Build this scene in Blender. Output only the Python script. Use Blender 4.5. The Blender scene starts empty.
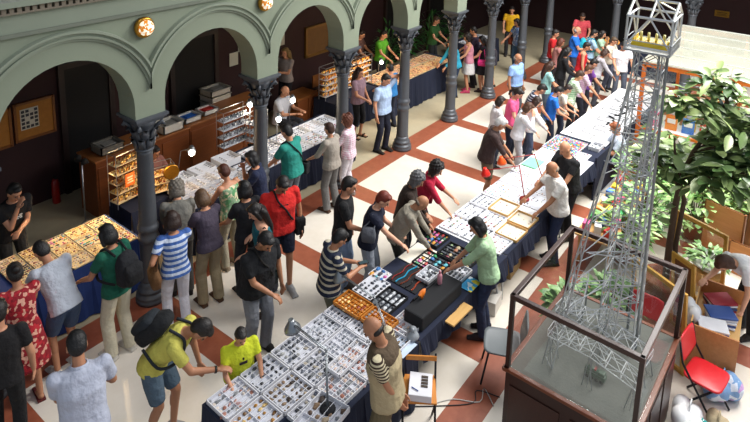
import bpy, math, random
import numpy as np
from mathutils import Vector, Matrix
R=math.radians; PI=math.pi
random.seed(7)
SC=bpy.context.scene; COL=SC.collection
def V(*a): return Vector(a)
# ------------------------------------------------------------------ materials
def srgb(h):
    if isinstance(h,str):
        c=[int(h[i:i+2],16)/255 for i in (0,2,4)]
    else: c=h
    return tuple(((x/12.92) if x<=.04045 else ((x+.055)/1.055)**2.4) for x in c)+(1,)
MC={}
class NT:
    def __init__(s,name):
        s.m=bpy.data.materials.new(name); s.m.use_nodes=True; s.t=s.m.node_tree; s.n=s.t.nodes; s.l=s.t.links
        s.b=s.n['Principled BSDF']; s.out=s.n['Material Output']
    def node(s,t,**k):
        n=s.n.new(t)
        for a,b in k.items():
            if a.startswith('i_'):
                key=a[2:]; key=int(key) if key.isdigit() else key.replace('_',' ')
                n.inputs[key].default_value=b
            else: setattr(n,a,b)
        return n
    def link(s,a,b): s.l.new(a,b)
    def obj(s): return s.node('ShaderNodeTexCoord').outputs['Object']
    def math(s,op,a,b=None,c=None):
        n=s.node('ShaderNodeMath',operation=op)
        for i,v in enumerate((a,b,c)):
            if v is None: continue
            if hasattr(v,'links') or hasattr(v,'is_linked'): s.link(v,n.inputs[i])
            else: n.inputs[i].default_value=v
        return n.outputs[0]
    def mix(s,f,a,b,blend='MIX'):
        n=s.node('ShaderNodeMix',data_type='RGBA',blend_type=blend)
        for i,v in ((0,f),(6,a),(7,b)):
            if hasattr(v,'is_linked'): s.link(v,n.inputs[i])
            else: n.inputs[i].default_value=v
        return n.outputs[2]
    def noise(s,scale,detail=3,vec=None,rough=.5):
        n=s.node('ShaderNodeTexNoise'); n.inputs['Scale'].default_value=scale; n.inputs['Detail'].default_value=detail; n.inputs['Roughness'].default_value=rough
        s.link(vec if vec is not None else s.obj(),n.inputs['Vector']); return n.outputs['Fac']
    def bump(s,h,strength=.3,dist=.01):
        n=s.node('ShaderNodeBump'); n.inputs['Strength'].default_value=strength; n.inputs['Distance'].default_value=dist
        s.link(h,n.inputs['Height']); s.link(n.outputs[0],s.b.inputs['Normal'])
def mat(name,col,rough=.6,metal=0,var=.15,scale=8,bump=0,bscale=30,emit=0):
    if name in MC: return MC[name]
    t=NT(name); c=srgb(col); d=tuple(x*(1-var) for x in c[:3])+(1,)
    l=tuple(min(1,x*(1+var)) for x in c[:3])+(1,)
    cc=t.mix(t.noise(scale,4),d,l); t.link(cc,t.b.inputs['Base Color'])
    t.b.inputs['Roughness'].default_value=rough; t.b.inputs['Metallic'].default_value=metal
    if bump: t.bump(t.noise(bscale,3),bump,.01)
    if emit:
        t.link(cc,t.b.inputs['Emission Color']); t.b.inputs['Emission Strength'].default_value=emit
    MC[name]=t.m; return t.m
def cloth(col,name=None):
    name=name or 'cloth_'+col
    if name in MC: return MC[name]
    t=NT(name); c=srgb(col)
    n=t.noise(5,4); cc=t.mix(n,tuple(x*.8 for x in c[:3])+(1,),tuple(min(1,x*1.15) for x in c[:3])+(1,))
    t.link(cc,t.b.inputs['Base Color']); t.b.inputs['Roughness'].default_value=.9
    t.bump(t.noise(9,3),.9,.04); MC[name]=t.m; return t.m
def stripes(a,b,freq=18,duty=.5,axis=2,name=None,plaid=False):
    name=name or f'striped_cloth_{a}_{b}'
    if name in MC: return MC[name]
    t=NT(name); sx=t.node('ShaderNodeSeparateXYZ'); t.link(t.obj(),sx.inputs[0])
    def st(ax,f): return t.math('LESS_THAN',t.math('FRACT',t.math('MULTIPLY',sx.outputs[ax],f)),duty)
    f=st(axis,freq)
    if plaid: f=t.math('MULTIPLY',t.math('ADD',f,st(1,freq)),.5)
    t.link(t.mix(f,srgb(b),srgb(a)),t.b.inputs['Base Color']); t.b.inputs['Roughness'].default_value=.9
    t.bump(t.noise(9,3),.9,.04); MC[name]=t.m; return t.m
def floral(a,b,c,scale=22,name=None):
    name=name or f'floral_cloth_{a}_{b}'
    if name in MC: return MC[name]
    t=NT(name); v=t.node('ShaderNodeTexVoronoi'); v.inputs['Scale'].default_value=scale; t.link(t.obj(),v.inputs['Vector'])
    sp=t.node('ShaderNodeSeparateColor'); t.link(v.outputs['Color'],sp.inputs[0])
    m1=t.mix(t.math('GREATER_THAN',sp.outputs[0],.62),srgb(a),srgb(b)); m2=t.mix(t.math('GREATER_THAN',sp.outputs[1],.75),m1,srgb(c))
    t.link(m2,t.b.inputs['Base Color']); t.b.inputs['Roughness'].default_value=.9; t.bump(t.noise(9,3),.8,.04)
    MC[name]=t.m; return t.m
def wood(name,a,b,scale=3,rough=.45,axis=0):
    if name in MC: return MC[name]
    t=NT(name); mp=t.node('ShaderNodeMapping'); t.link(t.obj(),mp.inputs[0]); s=[9,9,9]; s[axis]=1; mp.inputs['Scale'].default_value=s
    n=t.noise(scale,5,mp.outputs[0],.65); t.link(t.mix(n,srgb(a),srgb(b)),t.b.inputs['Base Color']); t.b.inputs['Roughness'].default_value=rough
    t.bump(n,.2,.005); MC[name]=t.m; return t.m
def glass(name='clear_glass',op=.06,tint='dfe8e6'):
    if name in MC: return MC[name]
    t=NT(name); tr=t.node('ShaderNodeBsdfTransparent'); g=t.node('ShaderNodeBsdfGlossy'); g.inputs['Roughness'].default_value=.05
    g.inputs['Color'].default_value=srgb(tint)
    mx=t.node('ShaderNodeMixShader'); mx.inputs[0].default_value=op; t.link(tr.outputs[0],mx.inputs[1]); t.link(g.outputs[0],mx.inputs[2]); t.link(mx.outputs[0],t.out.inputs[0])
    MC[name]=t.m; return t.m
# ------------------------------------------------------------------ mesh builder
class MB:
    def __init__(s): s.v=[]; s.f=[]
    def add(s,v,f):
        o=len(s.v); s.v+= [tuple(x) for x in v]; s.f+=[tuple(i+o for i in q) for q in f]; return s
    def box(s,c,d,rz=0,rx=0,ry=0,M=None):
        M=M or Matrix.Rotation(rz,3,'Z')@Matrix.Rotation(ry,3,'Y')@Matrix.Rotation(rx,3,'X')
        vs=[]
        for z in (-1,1):
            for x,y in ((-1,-1),(1,-1),(1,1),(-1,1)): vs.append(Vector(c)+M@Vector((x*d[0]/2,y*d[1]/2,z*d[2]/2)))
        return s.add(vs,[(3,2,1,0),(4,5,6,7),(0,1,5,4),(1,2,6,5),(2,3,7,6),(3,0,4,7)])
    def loft(s,rings,cap=True,close=False):
        n=len(rings[0]); o=len(s.v); m=len(rings)
        for r in rings: s.v+=[tuple(p) for p in r]
        for i in range(m-1 if not close else m):
            a=o+i*n; b=o+((i+1)%m)*n
            for j in range(n): k=(j+1)%n; s.f.append((a+j,a+k,b+k,b+j))
        if cap and not close:
            s.f.append(tuple(o+j for j in reversed(range(n)))); s.f.append(tuple(o+(m-1)*n+j for j in range(n)))
        return s
    def ring(s,c,ax,r,n=10,r2=None,ref=None):
        ax=Vector(ax).normalized(); ref=Vector(ref) if ref is not None else (V(0,0,1) if abs(ax.z)<.9 else V(1,0,0))
        u=ref.cross(ax).normalized(); w=ax.cross(u); r2=r if r2 is None else r2
        return [Vector(c)+u*(r*math.cos(2*PI*i/n))+w*(r2*math.sin(2*PI*i/n)) for i in range(n)]
    def tube(s,pts,rad,n=8,flat=True):
        pts=[Vector(p) for p in pts]; rad=rad if hasattr(rad,'__len__') else [rad]*len(pts)
        rr=[]; prev=None
        for i,p in enumerate(pts):
            a=pts[min(i+1,len(pts)-1)]-pts[max(i-1,0)]
            if a.length<1e-9: a=V(0,0,1)
            a.normalize()
            if prev is None: u=(V(0,0,1) if abs(a.z)<.9 else V(1,0,0)).cross(a).normalized()
            else: u=(prev-a*prev.dot(a)).normalized()
            prev=u; w=a.cross(u)
            rr.append([p+u*(rad[i]*math.cos(2*PI*j/n))+w*(rad[i]*math.sin(2*PI*j/n)) for j in range(n)])
        return s.loft(rr)
    def bar(s,a,b,r,n=4): return s.tube([a,b],r,n)
    def caps(s,p0,p1,r0,r1,n=10,k=3):
        p0=Vector(p0);p1=Vector(p1); a=(p1-p0)
        if a.length<1e-6: a=V(0,0,1e-4)
        a=a.normalized(); pts=[];rad=[]
        for i in range(k+1):
            t=-PI/2+PI/2*i/k; pts.append(p0+a*(r0*math.sin(t))); rad.append(max(r0*math.cos(t),r0*.12))
        for i in range(k+1):
            t=PI/2*i/k; pts.append(p1+a*(r1*math.sin(t))); rad.append(max(r1*math.cos(t),r1*.12))
        return s.tube(pts,rad,n)
    def ell(s,c,rad,M=None,n=14,m=9):
        M=M or Matrix.Identity(3); rings=[]
        for i in range(m+1):
            t=-PI/2+PI*i/m; cz=math.sin(t); cr=max(math.cos(t),.03)
            rings.append([Vector(c)+M@Vector((rad[0]*cr*math.cos(2*PI*j/n),rad[1]*cr*math.sin(2*PI*j/n),rad[2]*cz)) for j in range(n)])
        return s.loft(rings)
    def lathe(s,prof,c=(0,0,0),n=20,M=None):
        M=M or Matrix.Identity(3)
        return s.loft([[Vector(c)+M@Vector((r*math.cos(2*PI*j/n),r*math.sin(2*PI*j/n),z)) for j in range(n)] for r,z in prof])
    def mesh(s,name,m=None,smooth=False):
        me=bpy.data.meshes.new(name); me.from_pydata(s.v,[],s.f); me.update()
        if m: me.materials.append(m)
        if smooth: me.polygons.foreach_set('use_smooth',[True]*len(me.polygons))
        return me
def link(name,me,parent=None,loc=None,rz=0):
    o=bpy.data.objects.new(name,me); COL.objects.link(o)
    if parent is not None: o.parent=parent
    if loc is not None: o.location=loc
    if rz: o.rotation_euler=(0,0,rz)
    return o
def obj(name,mb,m,parent=None,smooth=False,loc=None,rz=0,bevel=0):
    o=link(name,mb.mesh(name,m,smooth),parent,loc,rz)
    if bevel:
        b=o.modifiers.new('bevel','BEVEL'); b.width=bevel; b.segments=2; b.limit_method='ANGLE'
    return o
def tag(o,label=None,cat=None,group=None,kind=None):
    if label: o['label']=label
    if cat: o['category']=cat
    if group: o['group']=group
    if kind: o['kind']=kind
    return o
def thing(name,label,cat,loc=(0,0,0),rz=0,group=None):
    o=bpy.data.objects.new(name,None); COL.objects.link(o); o.location=loc; o.rotation_euler=(0,0,rz); o.empty_display_size=.1
    return tag(o,label,cat,group)
def struct(name,mb,m,parent=None,smooth=False,label=None):
    o=obj(name,mb,m,parent,smooth); o['kind']='structure'
    if label: o['label']=label
    return o
def copy_tree(o,loc=None,rz=None,label=None,group=None,children=None):
    r=o.copy(); COL.objects.link(r)
    if loc is not None: r.location=loc
    if rz is not None: r.rotation_euler=(0,0,rz)
    if label: r['label']=label
    if group: r['group']=group
    for ch in list(o.children):
        c=ch.copy(); COL.objects.link(c); c.parent=r
        for g in list(ch.children):
            d=g.copy(); COL.objects.link(d); d.parent=c
    return r
def solid(mb,voxel,smooth=3,m=None,name='body',flatz=None,fac=.5):
    me=bpy.data.meshes.new(name); me.from_pydata(mb.v,[],mb.f); me.update()
    o=bpy.data.objects.new('tmp',me); COL.objects.link(o)
    md=o.modifiers.new('r','REMESH'); md.mode='VOXEL'; md.voxel_size=voxel; md.use_smooth_shade=True
    if smooth:
        s=o.modifiers.new('s','SMOOTH'); s.factor=fac; s.iterations=smooth
    dg=bpy.context.evaluated_depsgraph_get()
    nm=bpy.data.meshes.new_from_object(o.evaluated_get(dg),depsgraph=dg); nm.name=name
    bpy.data.objects.remove(o); bpy.data.meshes.remove(me)
    nm.materials.clear()
    if m: nm.materials.append(m)
    if flatz is not None:
        co=np.empty(len(nm.vertices)*3,np.float32); nm.vertices.foreach_get('co',co); co=co.reshape(-1,3); co[:,2]=np.maximum(co[:,2],flatz); nm.vertices.foreach_set('co',co.ravel()); nm.update()
    nm.polygons.foreach_set('use_smooth',[True]*len(nm.polygons))
    return nm


# ------------------------------------------------------------------ camera
cam=bpy.data.cameras.new('camera'); camo=bpy.data.objects.new('camera',cam); COL.objects.link(camo); SC.camera=camo
yaw,pitch,roll=.6375,.1899,.0288
f=V(math.cos(yaw)*math.cos(pitch),math.sin(yaw)*math.cos(pitch),-math.sin(pitch)); r=V(math.sin(yaw),-math.cos(yaw),0); u=r.cross(f)
r2=r*math.cos(roll)+u*math.sin(roll); u2=u*math.cos(roll)-r*math.sin(roll)
M=Matrix((r2,u2,-f)).transposed().to_4x4(); M.translation=V(-4.179,-6.8586,5.8624); camo.matrix_world=M
cam.sensor_width=36; cam.lens=612.6/750*36; cam.shift_x=(375-380.86)/750; cam.shift_y=(-12.96-211)/750; cam.clip_end=200
SC.view_settings.view_transform='Standard'; SC.view_settings.look='None'; SC.view_settings.exposure=0
# ------------------------------------------------------------------ light
w=bpy.data.worlds.new('world'); SC.world=w; w.use_nodes=True
sk=w.node_tree.nodes.new('ShaderNodeTexSky'); sk.sky_type='NISHITA'; sk.sun_disc=False; sk.sun_elevation=R(60); sk.sun_rotation=R(140)
bgn=w.node_tree.nodes['Background']; mxw=w.node_tree.nodes.new('ShaderNodeMix'); mxw.data_type='RGBA'; mxw.inputs[0].default_value=.75
w.node_tree.links.new(sk.outputs[0],mxw.inputs[6]); mxw.inputs[7].default_value=(1,1,1,1); w.node_tree.links.new(mxw.outputs[2],bgn.inputs[0]); bgn.inputs[1].default_value=.26
def area(loc,size,energy,col=(1,1,1),rot=(0,0,0),sy=None):
    l=bpy.data.lights.new('skylight_and_fill','AREA'); l.energy=energy; l.color=col; l.size=size
    if sy: l.shape='RECTANGLE'; l.size_y=sy
    o=bpy.data.objects.new('skylight_and_fill',l); COL.objects.link(o); o.location=loc; o.rotation_euler=rot; return o
area((8.8,-6.2,8.6),7,2150,(1,.985,.95),sy=6)
area((5.2,-7.6,7.2),2.6,330,(1,.97,.9))  # fill light added to brighten the garden and glass case side
sl=bpy.data.lights.new('sun','SUN'); sl.energy=.45; sl.angle=R(14); sl.color=(1,.97,.9)
so=bpy.data.objects.new('sun',sl); COL.objects.link(so); so.rotation_euler=V(.42,.55,-1.6).to_track_quat('-Z','Y').to_euler()
# ------------------------------------------------------------------ floor
def floor_mat():
    t=NT('marble_floor_with_red_bands'); c=t.obj(); s=t.node('ShaderNodeSeparateXYZ'); t.link(c,s.inputs[0])
    X,Y=s.outputs[0],s.outputs[1]
    bx=t.math('LESS_THAN',t.math('PINGPONG',X,1.0),.195)
    def band(a,b): return t.math('MULTIPLY',t.math('GREATER_THAN',Y,a),t.math('LESS_THAN',Y,b))
    by=t.math('MAXIMUM',band(-.233,.19),band(-4.49,-4.08)); by=t.math('MAXIMUM',by,band(-8.7,-8.3))
    court=t.math('LESS_THAN',Y,.19)
    m=t.math('MAXIMUM',t.math('MULTIPLY',bx,court),by)
    n=t.noise(3.5,6,c,.65); n2=t.noise(26,4,c)
    cream=t.mix(n,srgb('d3c9b8'),srgb('ebe4da')); red=t.mix(t.noise(6,6,c,.7),srgb('74321e'),srgb('b0684c')); 
    # faint joints
    jx=t.math('GREATER_THAN',t.math('PINGPONG',t.math('ADD',X,.0),.4),.394); jy=t.math('GREATER_THAN',t.math('PINGPONG',t.math('ADD',Y,.233),.3),.2945)
    cream=t.mix(t.math('MULTIPLY',t.math('MAXIMUM',jx,jy),.0),cream,srgb('b5a888'))
    gal=t.mix(n,srgb('a79a80'),srgb('c6bb9e'))
    base=t.mix(court,gal,cream); fin=t.mix(m,base,red); t.link(fin,t.b.inputs['Base Color'])
    t.link(t.math('MULTIPLY_ADD',n2,.2,.35),t.b.inputs['Roughness']); return t.m
g=MB().box((6,-3,-.05),(30,14,.1)); struct('floor',g,floor_mat(),label='cream marble floor crossed by reddish brown bands')
# ------------------------------------------------------------------ arcade
M_wall=mat('sage_painted_plaster','848d7a',.75,var=.06,scale=3,bump=.1)
M_mold=mat('sage_moulding_paint','889180',.7,var=.06,scale=3)
M_dark=mat('maroon_wall_paint','2e1417',.8,var=.2,scale=2)
M_iron=mat('dark_grey_cast_iron','5a5d62',.42,.35,var=.12,scale=14,bump=.15,bscale=60)
M_cap=mat('bluish_grey_capital_paint','54585f',.5,.2,var=.15,scale=20,bump=.2,bscale=70)
T=.36; RA=.79; ZS=2.86; ZT=4.06
def arch_wall(name,xs,axis,label):
    mb=MB(); N=20
    def p(a,y,z): return (a,y,z) if axis==0 else (14-y if False else 14+y,-a,z)
    for c in xs:
        arc=[(c-RA,2.7)]+[(c+RA*math.cos(PI-PI*i/N),ZS+RA*math.sin(PI*i/N)) for i in range(N+1)]+[(c+RA,2.7)]
        top=[(c-1,ZT)]+[(c-1+2*i/N,ZT) for i in range(N+1)]+[(c+1,ZT)]
        n=len(arc)
        for sgn,y in ((0,-T/2),(1,T/2)):
            vs=[p(a,y,z) for a,z in arc]+[p(a,y,z) for a,z in top]
            mb.add(vs,[((i,i+1,n+i+1,n+i) if sgn==0 else (i+1,i,n+i,n+i+1)) for i in range(n-1)])
            for a in (-1,1):
                vs=[p(c+a*RA,y,2.7),p(c+a,y,2.7),p(c+a,y,ZT),p(c+a*RA,y,2.7)]
                mb.add([p(c+a*RA,y,2.7),p(c+a,y,2.7),p(c+a,y,ZT)],[(0,1,2)])
        vs=[p(a,-T/2,z) for a,z in arc]+[p(a,T/2,z) for a,z in arc]
        mb.add(vs,[(i+1,i,n+i,n+i+1) for i in range(n-1)])
    a0,a1=xs[0]-1,xs[-1]+1
    for a in xs:
        for q in (-1,1):
            x0,x1=sorted((a+q*RA,a+q)); mb.add([p(x0,-T/2,2.7),p(x1,-T/2,2.7),p(x1,T/2,2.7),p(x0,T/2,2.7)],[(0,1,2,3)])
    o=struct(name,mb,M_wall,label=label)
    # archivolts
    for c in xs:
        ar=MB(); prof=[(1.02,-T/2+.01),(1.02,-T/2-.02),(1.045,-T/2-.02),(1.05,-T/2-.045),(1.075,-T/2-.05),(1.08,-T/2-.025),(1.10,-T/2-.03),(1.115,-T/2-.06),(1.14,-T/2-.06),(1.15,-T/2+.01)]
        rings=[]
        t0=math.acos(1/1.02)
        K=44
        for i in range(K+1):
            t=t0+(PI-2*t0)*i/K
            rings.append([p(c+max(-1.0006,min(1.0006,-rr*math.cos(t))),y,ZS+rr*math.sin(t)) for rr,y in prof])
        ar.loft(rings); obj('archivolt',ar,M_mold,o,False)
    return o
wa=arch_wall('wall_arcade',[2*k-1 for k in range(-2,8)],0,'sage green plaster arcade wall with round arches')
def cornice(parent):
    def bx(y0,y1,z0,z1,name,m): 
        obj(name,MB().box((5,(y0+y1)/2,(z0+z1)/2),(20,abs(y1-y0),z1-z0)),m,parent)
    bx(-.18,-.225,4.05,4.09,'moulding_strip',mat('dark_sage_moulding','6f7568',.7))  # lowest strip in a darker grey green than the other mouldings
    bx(.18,-.20,4.06,4.62,'frieze_band',M_mold)
    d=MB()
    for i in range(190): d.box((-3.2+i*.075,-.235,4.345),(.045,.05,.05))
    obj('bead_course',d,mat('brown_bead_course','7c7263',.7),parent)
    bx(-.20,-.26,4.30,4.32,'moulding_strip',mat('brown_bead_course','7c7263'))
    bx(-.20,-.30,4.38,4.44,'moulding_strip',M_mold)
    # ornamented cornice face
    o=obj('ornament_band',MB().box((5,-.24,4.58),(20,.12,.28)),mat('ornament_band','8b8f86',.8,var=.5,scale=16,bump=1,bscale=18),parent)
    r=MB()
    for i in range(100): r.lathe([(.005,-.03),(.035,-.02),(.045,0),(.03,.012),(.004,.02)],(-3.2+i*.15,-.31,4.56),8,Matrix.Rotation(PI/2,3,'X'))
    obj('rosette_row',r,M_mold,parent,True)
cornice(wa)
# side arcade, running away at X=14
mbs=arch_wall('wall_far_arcade',[2*k+1 for k in range(0,5)],1,'sage green far arcade wall beyond the stalls')
# gallery: ceiling, back walls
struct('ceiling',MB().box((5,1.9,4.3),(26,3.4,.12)),mat('gallery_ceiling_paint','55574e',.8))
obj('far_gallery_ceiling',MB().box((16.2,-5,4.3),(4,10,.12)),MC['gallery_ceiling_paint'])['kind']='structure'
struct('wall_back',MB().box((5,3.7,2.2),(28,.2,4.4)),M_dark,label='dark maroon gallery back wall')
struct('wall_end',MB().box((18.1,-3,2.2),(.2,14,4.4)),M_dark,label='dark maroon wall at far end')
struct('wall_upper',MB().box((5,.1,6.1),(26,.5,2.9)),M_wall)
# columns
def col_base():
    return MB().lathe([(.205,0),(.205,.05),(.19,.06),(.2,.085),(.195,.11),(.165,.125),(.16,.15),(.172,.165),(.172,.185),(.15,.2),(.137,.24),(.13,.30)],n=24)
def col_shaft():
    mb=MB(); n=40; rings=[]
    for z,rr,fl in [(.28,.128,0),(.34,.122,0),(.36,.122,1),(.86,.118,1),(.88,.118,0)]: rings.append((z,rr,fl))
    rings+=[(.90,.132,0),(.93,.14,0),(.96,.132,0),(.98,.12,0),(1.03,.12,0),(1.05,.134,0),(1.08,.14,0),(1.11,.13,0),(1.13,.115,0),(1.15,.115,1),(2.12,.1,1),(2.14,.1,0),(2.2,.1,0)]
    rr=[]
    for z,q,fl in rings:
        rr.append([V(math.cos(2*PI*j/n)*q*(1-(.1 if fl and j%2 else 0)),math.sin(2*PI*j/n)*q*(1-(.1 if fl and j%2 else 0)),z) for j in range(n)])
    return mb.loft(rr)
def col_cap():
    mb=MB().lathe([(.1,2.18),(.118,2.19),(.122,2.21),(.105,2.225),(.105,2.3),(.115,2.42),(.15,2.55),(.19,2.62)],n=20)
    for tier,(z0,z1,r0,r1,h,k) in enumerate([(2.23,2.38,.11,.165,.05,8),(2.32,2.52,.115,.2,.05,8)]):
        for i in range(k):
            a=2*PI*(i+.5*tier)/k; d=V(math.cos(a),math.sin(a),0); t=V(-d.y,d.x,0)
            pts=[d*r0+V(0,0,z0),d*(r0+.02)+V(0,0,(z0+z1)/2),d*(r1-.015)+V(0,0,z1),d*(r1+.01)+V(0,0,z1-.03)]
            ws=[.035,.045,.035,.012]
            mb.loft([[p+t*w+d*.01,p-t*w+d*.01,p-t*w-d*.01,p+t*w-d*.01] for p,w in zip(pts,ws)])
    for sx in (-1,1):
        for sy in (-1,1):
            d=V(sx,sy,0).normalized(); mb.tube([d*.12+V(0,0,2.4),d*.17+V(0,0,2.52),d*.24+V(0,0,2.58),d*.255+V(0,0,2.54),d*.225+V(0,0,2.525)],[.02,.025,.028,.024,.014],8)
    return mb
def col_abacus():
    mb=MB().box((0,0,2.66),(.42,.42,.04)).box((0,0,2.685),(.46,.46,.035)); mb.box((0,0,2.625),(.36,.36,.04)); return mb
c0=None
cols=[(x,0) for x in range(-4,14,2)]+[(14,0)]+[(14,-2*k) for k in range(1,4)]
for i,(x,y) in enumerate(cols):
    if c0 is None:
        c0=thing('column','dark cast iron column carrying the arcade','column',(x,y,0)); c0['kind']='structure'
        obj('base',col_base(),M_iron,c0,True); obj('shaft',col_shaft(),M_iron,c0,True); obj('capital',col_cap(),M_cap,c0,True); obj('abacus',col_abacus(),M_cap,c0)
    else: copy_tree(c0,loc=(x,y,0))
for o in list(bpy.data.objects):
    if o.name.startswith('column'):
        for k in ('label','category'):
            if k in o: del o[k]
# gilt round lamps between the arches
def gilt_lamp(x,label):
    t=thing('round_wall_lamp',label,'lamp',(x,-.2,3.88),0,'gilt lamps between the arches')
    RM=Matrix.Rotation(PI/2,3,'X')
    obj('rim',MB().lathe([(.09,0),(.13,.0),(.135,.03),(.115,.06),(.10,.055)],(0,0,0),24,RM),mat('gilt_metal','b0812f',.3,.9,var=.3,scale=40),t,True)
    g=MB().lathe([(.102,.04),(.095,.085),(.06,.115),(.01,.125)],(0,0,0),20,RM)
    n=NT('glowing_amber_glass') if 'amber' not in MC else None
    if n:
        c=n.mix(n.math('GREATER_THAN',n.noise(24,3),.5),srgb('c8781c'),srgb('fff6dc')); n.link(c,n.b.inputs['Base Color']); n.link(c,n.b.inputs['Emission Color']); n.b.inputs['Emission Strength'].default_value=.75; MC['amber']=n.m
    obj('glass_bowl',g,MC['amber'],t,True)
gilt_lamp(-.06,'round gilt wall lamp between the first two arches'); gilt_lamp(1.92,'round gilt wall lamp at the top of the second column'); 
# ------------------------------------------------------------------ doors, boards, papers on the back wall
M_black=mat('black_varnish','0a0809',.75); M_cork=mat('cork_board','a86f2c',.8,var=.25,scale=12); M_oak=wood('brown_oak','6b3b18','8f5726')
def doorway(n,x0,x1,h):
    o=struct(f'door_{n}',MB().box(((x0+x1)/2,3.585,h/2),(x1-x0,.05,h)),M_black)
    fr=MB().box((x0-.05,3.57,h/2),(.1,.1,h)).box((x1+.05,3.57,h/2),(.1,.1,h)).box(((x0+x1)/2,3.57,h+.05),(x1-x0+.2,.1,.1)); obj('door_frame',fr,mat('dark_door_frame','241412',.5),o)
doorway(1,.7,1.5,2.3); doorway(2,2.9,3.9,2.3); doorway(3,10.2,11.4,2.5); doorway(4,12.6,13.8,2.5); 
for i,(y0,y1) in enumerate(((-.2,-1.4),(-5.2,-7))):
    struct(f'door_{5+i}',MB().box((17.97,(y0+y1)/2,1.25),(.06,y0-y1,2.5)),M_black)
def board(name,label,x0,x1,z0,z1,m,papers):
    t=thing(name,label,'noticeboard',((x0+x1)/2,3.58,(z0+z1)/2)); W=x1-x0; H=z1-z0
    obj('panel',MB().box((0,0,0),(W,.03,H)),m,t)
    obj('board_frame',MB().box((-W/2,-.01,0),(.04,.05,H+.04)).box((W/2,-.01,0),(.04,.05,H+.04)).box((0,-.01,H/2),(W,.05,.04)).box((0,-.01,-H/2),(W,.05,.04)),M_oak,t)
    for (x,z,w,h) in papers:
        p=tag(thing('pinned_sheet','white sheet of small pictures pinned on '+name.replace('_',' ')+' over the vendor','poster',(x,3.555,z)))
        obj('sheet',MB().box((0,0,0),(w,.006,h)),mat('paper','c9c6b8',.8,var=.05),p)
        q=MB()
        for i in range(4):
            for j in range(5):
                if (i*j)%3!=2: q.box((-w*.36+i*w*.24,-.005,-h*.38+j*h*.19),(w*.18,.004,h*.13))
        obj('printed_pictures',q,mat('dark_print','3a3a40',.8,var=.5,scale=20),p)
board('cork_board','cork noticeboard with oak frame and pinned sheet on maroon wall',-.12,.5,1.25,1.88,M_cork,[(.1,1.6,.29,.36)])
board('side_board','second cork noticeboard in oak frame at picture edge',-.9,-.2,1.22,1.86,M_cork,[])
t=thing('framed_panel','gold framed tan panel on wall in the third arch','picture',(7.2,3.57,1.48))
obj('canvas',MB().box((0,0,0),(.82,.03,.7)),mat('tan_canvas','6b4a22',.7,var=.3),t); obj('gilt_frame',MB().box((-.43,-.01,0),(.07,.06,.8)).box((.43,-.01,0),(.07,.06,.8)).box((0,-.01,.37),(.9,.06,.07)).box((0,-.01,-.37),(.9,.06,.07)),mat('old_gilt','7d5a26',.5,.4),t)
for i,(x,z,l) in enumerate([(4.45,1.6,'pale sheet taped to wall, lowest of two in second arch'),(4.7,1.88,'small pale sheet taped to wall above another'),(5.9,1.75,'pale poster on wall behind the standing woman in grey')]):
    tag(obj('wall_paper_sheet',MB().box((0,0,0),(.24,.01,.3)),mat('paper','c9c6b8'),loc=(x,3.57,z)),l,'poster')
t=thing('fire_extinguisher','red fire extinguisher standing at the maroon wall','extinguisher',(.36,3.4,0))
obj('tank',MB().lathe([(.06,0),(.065,.02),(.065,.36),(.05,.42),(.02,.45)],n=16),mat('red_enamel','8d1410',.35),t,True); obj('valve',MB().box((0,0,.47),(.03,.1,.04)).tube([(0,.03,.46),(.03,.1,.4),(.02,.09,.2)],.01,6),M_black,t)
t=thing('brass_plaque','small brass plaque on maroon wall behind glazed booth','plaque',(17.97,-4.22,1.58)); obj('plate',MB().box((0,0,0),(.03,.42,.2)),mat('brass_plate','8a6a20',.35,.6),t)  # engraved brass plaque just clear of the end wall
obj('engraved_lines',MB().box((-.02,0,.04),(.01,.3,.015)).box((-.02,0,-.01),(.01,.26,.012)).box((-.02,0,-.05),(.01,.3,.012)),M_black,t)
# ------------------------------------------------------------------ people
def skin(tone='mid'):
    c={'light':'d9a284','mid':'c58c6c','tan':'b07a5a','dark':'7a4a33'}[tone]; return mat('skin_'+tone,c,.55,var=.07,scale=12)
def ik(a,b,l1,l2,pole):
    a=Vector(a); b=Vector(b); d=b-a; L=min(d.length,(l1+l2)*.995); d.normalize(); b=a+d*L
    x=(l1*l1-l2*l2+L*L)/(2*L); hh=math.sqrt(max(l1*l1-x*x,0)); p=Vector(pole); p=(p-d*p.dot(d)); p=p.normalized() if p.length>1e-5 else V(0,0,1)
    return a+d*x+p*hh,b
ARM={'down':(.03,.27,.84),'table':(.46,.17,.86),'reach':(.66,.12,.84),'point':(.62,.05,.95),'clasp':(.26,.05,1.0),'phone':(.34,.07,1.14),'face':(.17,.05,1.5),'head':(.06,.13,1.62),
     'back':(-.17,.05,.84),'hip':(.04,.22,1.0),'fold':(.24,-.06,1.14),'front':(.36,.2,1.0),'lap':(.34,.12,.75),'chin':(.2,.04,1.42),'bag':(.1,.25,1.08),'side':(.12,.3,.9)}
SUP=lambda c,F,L,a,b,n=16,e=2.4:[Vector(c)+F*(a*math.copysign(abs(math.cos(2*PI*i/n))**(2/e),math.cos(2*PI*i/n)))+L*(b*math.copysign(abs(math.sin(2*PI*i/n))**(2/e),math.sin(2*PI*i/n))) for i in range(n)]
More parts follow.
